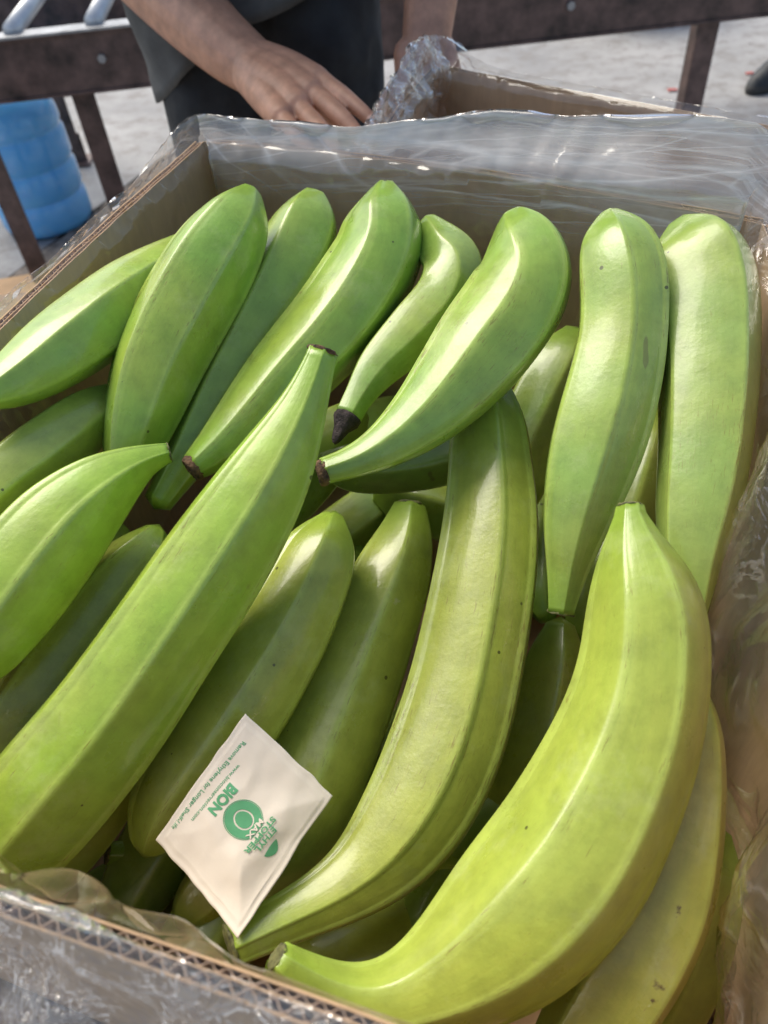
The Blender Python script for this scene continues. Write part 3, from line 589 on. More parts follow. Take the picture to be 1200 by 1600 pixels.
# per banana: ridge angles measured from the side that faces the rear-top, tint (peel colour with the light falling there put in), ends (first, last): 'tip' / 'cut' / 'stub'
BAN = {
 'b1': ('green banana lying along the left carton wall, tip towards the front', [-.4, .75, 1.9, 3.2, -1.7], (.26, .40, .05), ('tip', 'tip')),
 'b2': ('leftmost of the bananas standing against the rear wall, long white glint on its left edge', [-.72, .25, 1.35, 2.7, -2.0], (.24, .40, .04), ('tip', 'tip')),
 'b3': ('second banana from the left along the rear wall, square glint near its top', [.72, -.55, 1.9, 3.1, -1.9], (.26, .38, .05), ('tip', 'tip')),
 'b4': ('S-curved banana third along the rear wall with a brown cut stalk end pointing down left', [-.35, .62, 1.7, 3.1, -1.6], (.23, .40, .04), ('tip', 'cut')),
 'b5': ('longest bright green banana lying diagonally across the left front, neck upwards', [.02, -.85, 1.15, 2.6, -2.2], (.30, .47, .03), ('thin', 'tip')),
 'b6': ('small curved banana with a dark dried blossom tip, tucked behind the big curved one', [.15, 1.2, 2.4, -2.4, -1.0], (.25, .37, .06), ('tip', 'blossom')),
 'b7': ('fat curved banana at the rear centre with a brown stalk end pointing left', [.80, -.22, 2.0, 3.2, -1.4], (.27, .42, .05), ('tip', 'cut')),
 'b8': ('upright banana at the rear right, its squared stalk pointing down into the dark gap', [.26, 1.1, 2.4, -2.3, -.95], (.26, .39, .06), ('tip', 'stub')),
 'b9': ('dull upright banana in the rear right corner, rightmost along the rear wall', [-.74, .70, 2.0, 3.3, -1.9], (.27, .37, .07), ('tip', 'tip')),
 'b10': ('large yellowish banana in the centre curving down to the paper sachet', [.22, .95, 2.1, 3.3, -.95], (.36, .41, .05), ('tip', 'stub')),
 'b11': ('biggest banana in the right foreground, sweeping down to the front rim of the carton', [-.30, .62, 1.7, 3.1, -1.5], (.34, .43, .05), ('stub', 'stub')),
 'b12': ('yellow-green banana at the lower right edge with a brown bruise, under the biggest one', [.85, -.5, 2.1, 3.4, -1.7], (.37, .38, .08), ('tip', 'tip')),
 'b13': ('shaded banana wedged between the central banana and the biggest right one', [.3, 1.4, 2.6, -2.3, -1.0], (.30, .37, .05), ('tip', 'tip')),
 'b14': ('blunt banana right of the long diagonal one, the sachet lying on its lower end', [-.12, .95, 2.1, 3.3, -1.25], (.34, .39, .05), ('tip', 'tip')),
 'b15': ('banana under the upper right side of the sachet with a pale scuff near its neck', [.1, 1.2, 2.5, -2.5, -1.1], (.32, .38, .05), ('stub', 'tip')),
 'b16': ('dull banana with a brownish scuffed end, left of the long diagonal one', [.5, -.6, 1.8, 3.1, -1.9], (.32, .35, .06), ('tip', 'tip')),
 'b17': ('bright banana at the left edge with a short curled stalk pointing right', [0.0, -.95, 1.2, 2.5, -2.3], (.30, .46, .03), ('stub', 'tip')),
 'b18': ('dim banana at the left edge beneath the one lying along the left wall', [.2, -1.0, 1.4, 2.6, -2.2], (.30, .36, .06), ('tip', 'tip')),
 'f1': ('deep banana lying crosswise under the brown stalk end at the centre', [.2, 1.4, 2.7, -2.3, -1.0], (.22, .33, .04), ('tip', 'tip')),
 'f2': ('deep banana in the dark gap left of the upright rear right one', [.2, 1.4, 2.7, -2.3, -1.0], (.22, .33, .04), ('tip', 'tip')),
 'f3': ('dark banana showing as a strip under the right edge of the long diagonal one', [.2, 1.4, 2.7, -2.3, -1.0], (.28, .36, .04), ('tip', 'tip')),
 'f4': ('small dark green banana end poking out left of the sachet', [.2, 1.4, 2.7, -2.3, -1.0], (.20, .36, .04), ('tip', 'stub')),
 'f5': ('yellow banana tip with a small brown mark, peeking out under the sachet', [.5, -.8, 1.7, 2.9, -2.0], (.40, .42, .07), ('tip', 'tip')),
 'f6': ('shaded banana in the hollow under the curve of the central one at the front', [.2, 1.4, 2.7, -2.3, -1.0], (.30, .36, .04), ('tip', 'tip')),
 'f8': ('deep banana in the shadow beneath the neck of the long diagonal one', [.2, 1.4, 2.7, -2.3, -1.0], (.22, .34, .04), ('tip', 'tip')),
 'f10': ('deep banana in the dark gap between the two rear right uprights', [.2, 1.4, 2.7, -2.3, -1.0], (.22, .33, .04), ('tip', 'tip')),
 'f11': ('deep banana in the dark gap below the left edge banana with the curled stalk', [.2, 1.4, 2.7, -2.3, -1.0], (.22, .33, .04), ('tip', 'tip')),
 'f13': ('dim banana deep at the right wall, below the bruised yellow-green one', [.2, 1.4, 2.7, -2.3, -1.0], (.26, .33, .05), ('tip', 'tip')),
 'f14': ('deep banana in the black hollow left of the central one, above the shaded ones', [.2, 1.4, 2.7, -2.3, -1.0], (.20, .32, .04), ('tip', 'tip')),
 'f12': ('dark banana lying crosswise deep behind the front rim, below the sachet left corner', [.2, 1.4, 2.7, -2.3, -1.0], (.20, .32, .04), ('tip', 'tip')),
}
marks_by = {}
for k, p, r, c in MARKS: 
    mr = random.Random(str(p))
    for q in range(1 if r < .0011 else 3):
        f = 1.0 if r < .0011 else (.75, .5, .38)[q]
        marks_by.setdefault(k, []).append((tuple(x+(0 if q == 0 else mr.uniform(-1, 1)*r*.9) for x in p), r*f, c))
def make_banana(key):
    label, ridges, tint, ends = BAN[key]
    P, L = catmull(SPINES[key], 74)
    SEG = 90; V = []; Fc = []; al = []; rg = []; ac = []; as_ = []
    mat = banana_material('banana peel '+key, marks_by.get(key, []))
    n = len(P); rmax = max(p[3] for p in P); cx = [sum(p[i] for p in P)/n for i in range(3)]
    rr = random.Random(key)
    seed = rr.random()*50
    pm = Vector(P[n//2][:3]); tm = (Vector(P[n//2+4][:3])-Vector(P[n//2-4][:3])).normalized(); vm = (CAMV-pm).normalized()
    lm = tm.cross((vm-tm*vm.dot(tm)).normalized()); side = -1 if (lm.x if abs(lm.x) > .2 else -lm.y) < 0 else 1      # the same hand for all fruit
    # length-wise tip profile: pull the last stations into a rounded end
    for i in range(n):
        p = Vector(P[i][:3]); WN = 5
        t = (Vector(P[min(i+WN, n-1)][:3])-Vector(P[max(0, i-WN)][:3])).normalized()
        view = (CAMV-p).normalized(); nf = (view-t*view.dot(t)).normalized(); lat = t.cross(nf).normalized()
        lat = lat*side
        r = max(P[i][3], .0015); u = i/(n-1)
        neck = max(0.0, 1-r/(rmax*.62))
        amp = min(.95, .62+.10*neck)
        for k in range(SEG):
            a = 2*pi*k/SEG
            dl = min(abs((a-q+pi) % (2*pi)-pi) for q in ridges)
            srt = sorted(q % (2*pi) for q in ridges)
            # half gap of the facet this angle sits in
            lo = max([q for q in srt if q <= a] or [srt[-1]-2*pi]); hi = min([q for q in srt if q > a] or [srt[0]+2*pi])
            hw = (hi-lo)/2; d = sqrt(dl*dl+.045**2)
            hwc = min(hw, .80)
            poly = cos(hwc)/max(.2, cos(max(0.0, hwc-d)))
            f = ((1-amp)+amp*poly/cos(hwc))*.94
            f *= 1+.018*N3((cos(a)*.5, sin(a)*.5, u*4), 1.6, seed)+.007*N3((cos(a), sin(a), u*14), 1.5, seed)
            q = p+(nf*cos(a)+lat*sin(a))*(r*f)
            V.append(tuple(q)); al.append(u); rg.append(exp(-(dl/.085)**2)); ac.append(cos(a)); as_.append(sin(a))
    for i in range(n-1):
        for k in range(SEG):
            a = i*SEG+k; b = i*SEG+(k+1) % SEG; Fc.append((a, b, b+SEG, a+SEG))
    for _ in range(11):                                # relax along the length only, so that the ridges stay crisp
        W = list(V)
        for i in range(2, n-2):
            for k in range(SEG):
                a, b, c = V[(i-1)*SEG+k], V[i*SEG+k], V[(i+1)*SEG+k]
                W[i*SEG+k] = (.25*a[0]+.5*b[0]+.25*c[0], .25*a[1]+.5*b[1]+.25*c[1], .25*a[2]+.5*b[2]+.25*c[2])
        V = W
    for i, e in ((0, -1), (n-1, 1)):
        d = (Vector(P[i][:3])-Vector(P[i-e][:3])).normalized(); kind = ends[0] if e < 0 else ends[1]
        c = Vector(P[i][:3])+d*(P[i][3]*(.55 if kind == 'tip' else .06)); m = len(V); V.append(tuple(c)); al.append(i/(n-1)); rg.append(0); ac.append(0); as_.append(0)
        for k in range(SEG): Fc.append((i*SEG+k, i*SEG+(k+1) % SEG, m))
    o = mesh_obj('banana', V, Fc, mat, None, True, {'along': al, 'ridge': rg, 'ang_c': ac, 'ang_s': as_})
    bm = bmesh.new(); bm.from_mesh(o.data); bmesh.ops.recalc_face_normals(bm, faces=bm.faces); bm.to_mesh(o.data); bm.free()
    warm_light = 1.06 if key in ('b10', 'b11', 'b12', 'b13', 'b14', 'b15', 'f5', 'f6') else 1.0  # warm light on the front fruit, put into their peel colour
    o.color = (min(.6, tint[0]*1.08*warm_light), min(.7, tint[1]*1.12*(1.13-.13*warm_light)), tint[2]+.022, 1)
    tag(o, label, 'banana', 'green bananas in the carton')
    for i, e in ((0, -1), (n-1, 1)):
        kind = ends[0] if e < 0 else ends[1]
        if kind == 'tip': continue
        d = (Vector(P[i][:3])-Vector(P[i-e][:3])).normalized(); r = P[i][3]; c = Vector(P[i][:3])
        up = d.orthogonal().normalized(); w = d.cross(up); cv = []; cf = []; sg = 26
        if kind == 'blossom': prof = [(.80, -.12), (1.02, 0.0), (.98, .25), (.80, .55), (.55, 1.0), (.42, 1.5), (.30, 2.0), (.12, 2.25)]
        elif kind == 'cut': prof = [(.98, -.25), (1.07, .0), (1.04, .28), (.90, .46), (.62, .36), (.34, .48), (.08, .38)]
        elif kind == 'thin': prof = [(.97, -.10), (1.04, .02), (1.0, .12), (.82, .20), (.5, .12), (.2, .18)]
        else: prof = [(.95, -.08), (1.0, .03), (.93, .12), (.6, .14), (.2, .13)]
        for (pr, ph) in prof:
            for k in range(sg):
                a = 2*pi*k/sg; j = 1+.16*N3((cos(a)*2, sin(a)*2, ph*3), 1.7, seed)
                q = c+d*(r*(ph+.10*N3((cos(a)*pr*3, sin(a)*pr*3, ph), 1.3, seed)))+(up*cos(a)+w*sin(a))*(r*pr*j); cv.append(tuple(q))
        for i2 in range(len(prof)-1):
            for k in range(sg):
                a = i2*sg+k; b = i2*sg+(k+1) % sg; cf.append((a, b, b+sg, a+sg))
        cf.append(tuple((len(prof)-1)*sg+k for k in range(sg)))
        ch = mesh_obj('blossom_tip' if kind == 'blossom' else 'stalk_end', cv, cf, M_blossom if kind == 'blossom' else M_cut if kind in ('cut', 'thin') else M_stub, o, True)
        if kind == 'blossom': ch['label'] = 'dark dried blossom tip'
        elif kind in ('cut', 'thin'): ch['label'] = 'brown cut stalk end'
    return o
DEEP = ['in the black gap below the two brown stalk ends', 'under the middle of the large central banana', 'under the dull banana with the scuffed end', 'under the sachet',
        'under the biggest right banana', 'under the lower end of the long diagonal banana', 'beneath the S-curved banana at the rear', 'beneath the upright rear right banana with the squared stalk',
        'at the front rim under the stem of the biggest banana', 'beneath the left edge banana with the curled stalk', 'in the corner hollow left of the sachet', 'in the hollow below the central banana, right of its stem']
for i, (x, y, z, a, ln) in enumerate(((-.02, .40, .60, 40, .11), (.07, .34, .598, 65, .11), (-.09, .30, .60, 50, .11), (.02, .22, .60, 60, .11), (.11, .22, .60, 70, .10), (-.12, .20, .60, 55, .09), (-.05, .49, .60, 35, .11), (.13, .40, .605, 75, .10), (.06, .12, .60, -20, .09), (-.13, .38, .605, 60, .10), (-.10, .13, .60, 60, .08), (.03, .13, .60, 50, .08))):
    c, s_ = cos(radians(a)), sin(radians(a)); key = 'deep%d' % i
    SPINES[key] = [(x+c*ln*q-s_*.012*(1-q*q), y+s_*ln*q+c*.012*(1-q*q), z, .025*(1-q*q*q*q*.75)) for q in (-1, -.8, -.4, 0, .4, .8, 1)]
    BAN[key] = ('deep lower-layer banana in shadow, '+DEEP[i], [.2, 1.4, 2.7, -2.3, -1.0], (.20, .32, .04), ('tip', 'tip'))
M_stub = simple('stalk stub', (.17, .17, .06), .7, .5, 200, .6, 400)
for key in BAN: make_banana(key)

# small dry stalk caught between two bananas
st = MB()
st.tube([(-.0372, .279, .7235), (-.0352, .2755, .7262), (-.031, .2785, .728), (-.029, .2835, .7285)], [.0006, .0009, .0008, .0004], 6, hemi=True)
st.tube([(-.0335, .2765, .727), (-.030, .272, .7275), (-.0285, .2745, .728)], [.0005, .0006, .0003], 6, hemi=True)
STALK = st

# ------------------------------------------------------------------ paper sachet
sT, sR, sB, sL = [Vector(p) for p in SACHET]
pO, pE1, pE2 = [Vector(p) for p in PRINT]
sN = (sR-sL).cross(sT-sB).normalized()
if sN.dot(CAMV-pO) < 0: sN = -sN
def bil(s, t): return sT*(1-s)*(1-t)+sR*s*(1-t)+sB*s*t+sL*(1-s)*t      # s: T->R, t: T->L
def puff(s, t):
    e = min(s, 1-s, t, 1-t); seal = min(1.0, max(0.0, (e-.05)/.28)); w = seal*seal*(3-2*seal)
    h = .0026*w*(.75+.5*N3((s*1.8, t*1.8, .3), 1.3))
    h += .0003*ridge((s*3, t*3, 1.7), 1.4)*w+.00016*N3((s*9, t*9, 0), 1.0)*(.3+w)
    h += .0014*sin(s*2.6+t*3.1)*(1-w)                 # the flat seals curl a little
    if e < .055: h -= .0004
    return h
def edge_wave(s, t):
    return Vector((.0006*N3((s*6, t*6, 2), 1.2), .0006*N3((s*6, t*6, 9), 1.2), 0)) - (sR-sL)*.012*exp(-((t-.35)/.2)**2)*max(0, s-.75)*4
def sach(s, t, lift=0.0): return bil(s, t)+edge_wave(s, t)+sN*(puff(s, t)+lift)
G = 70
sv = [tuple(sach(i/G, j/G)) for i in range(G+1) for j in range(G+1)]
nb = len(sv); sv += [tuple(bil(i/G, j/G)+edge_wave(i/G, j/G)+sN*(.0014*sin(i/G*2.6+j/G*3.1)*(1 if min(i, G-i, j, G-j) < 4 else 0)-.0006-.0016*min(1, min(i, G-i, j, G-j)/10))) for i in range(G+1) for j in range(G+1)]
sf = []
for i in range(G):
    for j in range(G):
        a = i*(G+1)+j; sf.append((a, a+1, a+G+2, a+G+1)); sf.append((nb+a, nb+a+G+1, nb+a+G+2, nb+a+1))
rim_ids = [i*(G+1) for i in range(G+1)]+[G*(G+1)+j for j in range(1, G+1)]+[i*(G+1)+G for i in range(G-1, -1, -1)]+[j for j in range(G-1, 0, -1)]
for a, b in zip(rim_ids, rim_ids[1:]+rim_ids[:1]): sf.append((a, b, nb+b, nb+a))
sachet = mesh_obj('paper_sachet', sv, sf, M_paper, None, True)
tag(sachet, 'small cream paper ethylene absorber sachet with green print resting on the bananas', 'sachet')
def inv_bil(p):
    s = t = .5
    for _ in range(12):
        d = p-bil(s, t); ds = (sR-sT)*(1-t)+(sB-sL)*t; dt = (sL-sT)*(1-s)+(sB-sR)*s
        a, b, c = ds.dot(ds), ds.dot(dt), dt.dot(dt); e, f = d.dot(ds), d.dot(dt); D_ = a*c-b*b
        s += (e*c-b*f)/D_; t += (a*f-b*e)/D_
    return s, t
def on_sachet(a, b, lift):
    s, t = inv_bil(pO+pE1*a+pE2*b); return sach(min(1, max(0, s)), min(1, max(0, t)), lift)
def print_mesh(name, v2, faces, mat, lift, label=None):
    bm = bmesh.new(); vs = [bm.verts.new((x, y, 0)) for x, y in v2]
    for f in faces:
        try: bm.faces.new([vs[i] for i in f])
        except ValueError: pass
    bmesh.ops.triangulate(bm, faces=bm.faces)
    for _ in range(2):
        long_ = [e for e in bm.edges if e.calc_length() > 3.0]
        if long_: bmesh.ops.subdivide_edges(bm, edges=long_, cuts=1, use_grid_fill=False); bmesh.ops.triangulate(bm, faces=bm.faces)
    bm.verts.index_update()
    o = mesh_obj(name, [tuple(on_sachet(v.co.x, v.co.y, lift)) for v in bm.verts], [tuple(v.index for v in f.verts) for f in bm.faces], mat, sachet, False)
    bm.free()
    if label: o['label'] = label
    return o
def text2d(txt, x0, x1, y0, h, bold=0.0, squeeze=True):
    cu = bpy.data.curves.new('txt', 'FONT'); cu.body = txt; cu.offset = bold; cu.resolution_u = 3
    ob = bpy.data.objects.new('txt', cu); COL.objects.link(ob); dg = bpy.context.evaluated_depsgraph_get(); dg.update()
    me = bpy.data.meshes.new_from_object(ob.evaluated_get(dg)); bpy.data.objects.remove(ob)
    xs = [v.co.x for v in me.vertices]; ys = [v.co.y for v in me.vertices]
    mnx, mxx = min(xs), max(xs); cap = .72 if not squeeze else max(ys)
    v = [(x0+(q.co.x-mnx)/(mxx-mnx)*(x1-x0), y0+q.co.y/cap*h) for q in me.vertices]; f = [tuple(p.vertices) for p in me.polygons]
    bpy.data.meshes.remove(me); return v, f
LIFT = .00018
v, f = text2d('Remove Ethylene for Longer Shelf-Life', -97, 88.6, -82.5, 7.4, .012); print_mesh('tagline', v, f, M_print, LIFT)
v, f = text2d('www.bioconservacion.com', -61, 55, -64, 6.2, .008); print_mesh('web_address', v, f, M_print, LIFT)
v, f = text2d('BION', -31, 25, -53, 17.5, .05); print_mesh('brand_name', v, f, M_print, LIFT)
# bulb-shaped emblem: round body that narrows to a neck, with a pale outline and an O
def bulb(scale):
    pts = []
    for k in range(60):
        a = -pi/2+2*pi*k/60; x = 32*cos(a); y = 32*sin(a)
        if y > 0: x = 32*cos(a) if y < 8 else 32*cos(a)*(1-.10*((y-8)/24)); y = min(y, 28.5)
        pts.append((x*scale, y*scale))
    return pts
def ring(outer, inner):
    n = len(outer); return outer+inner, [(i, (i+1) % n, n+(i+1) % n, n+i) for i in range(n)]
body_v = bulb(1.0); ring_o = [(15.5*cos(2*pi*k/60-pi/2), 17*sin(2*pi*k/60-pi/2)) for k in range(60)]; ring_i = [(12.8*cos(2*pi*k/60-pi/2), 14.4*sin(2*pi*k/60-pi/2)) for k in range(60)]
v, f = ring(bulb(1.0), bulb(.965)); print_mesh('emblem_outline', v, f, M_print, LIFT)
v, f = ring(bulb(.94), ring_o); print_mesh('emblem', v, f, M_print, LIFT)
print_mesh('emblem_centre', ring_i, [tuple(range(60))], M_print, LIFT)
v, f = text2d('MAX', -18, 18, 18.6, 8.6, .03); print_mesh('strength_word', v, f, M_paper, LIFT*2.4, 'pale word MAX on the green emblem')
v, f = text2d('STOPPER', -33, 37, 30.8, 9.0, .03); print_mesh('product_word', v, f, M_print, LIFT*3.2)
v, f = text2d('ETHYL', -21, 25, 42.0, 9.2, .03); print_mesh('product_word', v, f, M_print, LIFT*3.2)
lo = [(-11+34*k/20, 59+2*k/20-1.5*sin(pi*k/20)+0) for k in range(21)]; hi = [(-11+34*k/20, 59+2*k/20+13*sin(pi*k/20)**.7) for k in range(21)]
print_mesh('leaf_mark', lo+hi, [(i, i+1, 22+i, 21+i) for i in range(20)], M_print, LIFT)

STALK.build('dry_stalk', M_cut, smooth=True, label='tiny dark dry stalk caught between two bananas above the sachet', cat='stalk')

# ------------------------------------------------------------------ person
person = empty('person', (-.10, 1.12, 0), label='person in black trousers and grey shirt reaching an arm behind the banana carton', cat='person')
bb = MB()
def bone(rows): bb.tube([r[:3] for r in rows], [r[3] for r in rows], 20, hemi=True)
for k, rows in RIGHT_ARM.items():
    R_, _ = catmull(rows, 26)
    if k in ('index', 'middle', 'ring', 'pinky'): R_ = [r[:3]+[r[3]*(.93-.05*sin(q/25*pi*2)**2)] for q, r in enumerate(R_)]      # knuckles stay thicker than the bones between
    bone(R_)
# knuckles and wrist bone
def ball(c, r): bb.tube([Vector(c)-Vector((0, 0, r*.02)), Vector(c)+Vector((0, 0, r*.02))], r, 16, hemi=True)
elbow = Vector(RIGHT_ARM['forearm'][0][:3]); sh_r = Vector((-.31, 1.04, 1.22)); sh_l = Vector((.12, 1.02, 1.23))
bone([(*elbow, RIGHT_ARM['forearm'][0][3]*1.05), (*lerp(elbow, sh_r, .5), .045), (*sh_r, .052)])
# left arm: forearm comes straight down behind the plastic, hand closed on the carton corner
el, wl = Vector((.150, 1.09, .99)), Vector((.094, .940, .775))
bone([(*sh_l, .052), (*lerp(sh_l, el, .5), .045), (*el, .038)])
bone([(*el, .038), (*lerp(el, wl, .45), .036), (*lerp(el, wl, .8), .029), (*wl, .026)])
hd = Vector((.1, -.55, -.83)).normalized(); sdv = Vector((1, .15, .02)).normalized()
for i, (o_, ln) in enumerate(((-.030, .060), (-.010, .070), (.010, .066), (.028, .052))):
    a = wl+sdv*o_*.6; k0 = wl+hd*.078+sdv*o_; k1 = k0+(hd*.75+Vector((0, -.5, -.2))).normalized()*ln*.5; k2 = k1+Vector((.05, -.45, -.9)).normalized()*ln*.4; k3 = k2+Vector((.05, .05, -1)).normalized()*ln*.3
    bone([(*a, .017), (*lerp(a, k0, .6), .0155), (*k0, .0105)]); bone([(*k0, .0098), (*k1, .0088), (*k2, .008), (*k3, .0066)])
a = wl+sdv*-.02+hd*.02; k1 = a+(hd*.6+sdv*-.7).normalized()*.045; k2 = k1+(hd*.95+sdv*-.1).normalized()*.035
bone([(*a, .014), (*k1, .0115), (*k2, .0085)])
# shoulders, neck and head (out of the picture)
bone([(*sh_r, .05), (-.20, 1.03, 1.26, .06), (-.095, 1.03, 1.27, .065), (.02, 1.02, 1.265, .06), (*sh_l, .05)])
bone([(-.095, 1.03, 1.26, .06), (-.09, 1.0, 1.34, .052), (-.085, .975, 1.39, .05)])
hc = Vector((-.082, .955, 1.46))
bone([(hc.x, hc.y+.03, hc.z+.03, .082), (hc.x, hc.y-.02, hc.z+.02, .078)]); bone([(hc.x, hc.y-.03, hc.z-.02, .06), (hc.x, hc.y-.052, hc.z-.075, .036)])
bone([(hc.x, hc.y-.10, hc.z+.005, .008), (hc.x, hc.y-.117, hc.z-.022, .012)])
bone([(hc.x-.018, hc.y-.088, hc.z-.058, .0065), (hc.x+.018, hc.y-.088, hc.z-.058, .0065)])
for sx in (-1, 1): bone([(hc.x+sx*.078, hc.y+.012, hc.z+.012, .012), (hc.x+sx*.076, hc.y+.006, hc.z-.025, .008)])
hv, hf = fused(bb, .0016, 5, .5)
# fine relief: tendons and knuckle creases on the back of the right hand
out = []
mesh_obj('body', hv, hf, M_skin, person, True)
M_nail = simple('nail', (.62, .38, .29), .3, .06, 60)
for k in ('index', 'middle', 'ring'):
    a, b = Vector(RIGHT_ARM[k][-2][:3]), Vector(RIGHT_ARM[k][-1][:3]); r = RIGHT_ARM[k][-1][3]*.93; d = (b-a).normalized()
    vw = (CAMV-b); vw = (vw-d*vw.dot(d)).normalized()*.8+Vector((.1, 0, .6)); vw = (vw-d*vw.dot(d)).normalized(); w = d.cross(vw)
    nm = MB()
    for i in range(7):
        for j in range(7):
            q = (j/6-.5)*1.5; l = -.35+1.15*i/6; e = 1-.35*max(0, i/6-.6)/.4
            nm.v.append(tuple(b+d*(r*l)+(vw*cos(q*e)+w*sin(q*e))*(r*(1.06-.10*max(0, i/6-.5)))))
    for i in range(6):
        for j in range(6): a_ = i*7+j; nm.f.append((a_, a_+1, a_+8, a_+7))
    no = nm.build('fingernail', M_nail, person, True); so2 = no.modifiers.new('t', 'SOLIDIFY'); so2.thickness = .0005
hair = MB(); hair.tube([(hc.x, hc.y+.045, hc.z+.035), (hc.x, hc.y+.0, hc.z+.055)], [.088, .082], 24, hemi=True); hair.build('hair', M_hair, person, True)
for sx in (-1, 1):
    e = MB(); e.tube([(hc.x+sx*.031, hc.y-.088, hc.z+.012), (hc.x+sx*.031, hc.y-.091, hc.z+.012)], .010, 14, hemi=True); e.build('eye', M_white, person, True)
tr = MB()
def leg(rows): tr.tube([r[:3] for r in rows], [r[3] for r in rows], 24, hemi=True)
leg([(-.150, 1.13, .86, .082), (-.156, 1.11, .70, .080), (-.165, 1.09, .48, .072), (-.165, 1.13, .09, .062)])
leg([(-.030, 1.13, .86, .088), (-.028, 1.11, .70, .084), (-.035, 1.09, .48, .072), (-.035, 1.13, .09, .062)])
tr.tube([(-.150, 1.13, .88), (-.03, 1.13, .88)], .086, 24, hemi=True)
tr.tube([(-.15, 1.14, .95), (-.05, 1.14, .95)], .095, 24, hemi=True)
def wrinkle(V, amp, s=1.0):
    o = []
    for v in V:
        a = ridge((v[0], v[1], v[2]*.55), 12*s, 3)*.6+ridge((v[0], v[1], v[2]*.7), 28*s, 8)*.3-.4; o.append((v[0]+amp*a*.5, v[1]-amp*a, v[2]+amp*.3*N3(v, 20)))
    return o
tv, tf = fused(tr, .0055, 4); mesh_obj('trousers', wrinkle(tv, .010), tf, M_trouser, person, True)
# shirt: lofted trunk with a slanting hem that hangs lowest over the right hip
sh = MB(); rows = 40; seg = 56
for i in range(rows+1):
    s = i/rows
    for k in range(seg):
        a = 2*pi*k/seg; ca, sa = cos(a), sin(a)
        hem = .80+.03*max(0, ca)-.105*max(0, -ca)**1.3 if sa < 0 or ca < 0 else .82
        z = hem+(1.27-hem)*s; q = (z-.70)/(1.27-.70)
        cxs, cys = -.10+.005*q, 1.125-.10*max(0, q-.2); rx = .142+.02*sin(q*2.6)-(.10*max(0, q-.85)/.15 if q > .85 else 0); ry = .112+.018*sin(q*3)-(.05*max(0, q-.85)/.15 if q > .85 else 0)
        p = (cxs+rx*ca, cys+ry*sa, z); w = .010*(ridge((p[0], p[1], p[2]*.6), 9, 4)-.4)+.006*N3(p, 25, 2)
        sh.v.append((p[0]+ca*w, p[1]+sa*w, p[2]))
for i in range(rows):
    for k in range(seg): a = i*seg+k; b = i*seg+(k+1) % seg; sh.f.append((a, b, b+seg, a+seg))
for (p0, p1) in ((sh_r, elbow), (sh_l, el)):
    sh.tube([lerp(p0, p1, -.12), lerp(p0, p1, .2), lerp(p0, p1, .62)], [.066, .064, .060], 24, caps=False)
shirt = sh.build('shirt', M_shirt, person, True); so = shirt.modifiers.new('thick', 'SOLIDIFY'); so.thickness = .002
def shoe_parts(root, c, ang, body, panel):
    """a low shoe: rubber sole, rounded upper and a side panel; toe points along ang"""
    ux, uy = Vector((cos(ang), sin(ang), 0)), Vector((-sin(ang), cos(ang), 0)); c = Vector(c)
    def outline(n, s=1.0): return [(x, y) for x, y in [(.135*cos(2*pi*k/n)*s, (.047+.008*cos(2*pi*k/n-.6))*sin(2*pi*k/n)*s) for k in range(n)]]
    so_ = MB(); n = 32
    for z, s in ((.001, .97), (.012, 1.0), (.026, .98)): so_.v += [tuple(c+ux*x+uy*y+Vector((0, 0, z))) for x, y in outline(n, s)]
    for i in range(2):
        for k in range(n): a = i*n+k; b = i*n+(k+1) % n; so_.f.append((a, b, b+n, a+n))
    so_.f += [tuple(range(n))[::-1], tuple(2*n+k for k in range(n))]
    so_.build('sole', M_sole, root, True)
    up = MB()
    for z, s, sh_ in ((.024, .95, 0), (.045, .90, -.004), (.066, .70, -.028), (.088, .50, -.052), (.115, .40, -.066)):
        up.v += [tuple(c+ux*(x+sh_)+uy*y*1.05+Vector((0, 0, z))) for x, y in outline(n, s)]
    for i in range(4):
        for k in range(n): a = i*n+k; b = i*n+(k+1) % n; up.f.append((a, b, b+n, a+n))
    up.build('upper', body, root, True)
    for s in (-1, 1):
        pm = MB(); pm.v = [tuple(c+ux*x+uy*(s*(y+.0015))+Vector((0, 0, z))) for x, y, z in ((.05, .0405, .042), (-.01, .046, .042), (-.04, .033, .072), (.005, .0335, .068))]; pm.f = [(0, 1, 2, 3)]
        if panel: pm.build('side_panel', panel, root)
for x in (-.168, -.035):
    r = empty('shoe', (x, 1.08, 0)); r.parent = person; r.location = Vector((x, 1.08, 0))-person.location
    # shoes of the standing person, hidden below the cartons
    pts_parent = r
    shoe_parts(r, (x, 1.08, .001), -pi/2, M_shoe, None)

# shoe of somebody else at the right edge
s2 = empty('shoe', (1.47, 2.86, 0), label='dark shoe with a pale blue side panel standing on the concrete at the right edge', cat='shoe')
shoe_parts(s2, (1.50, 2.86, .001), radians(215), M_shoe, M_shoe2)

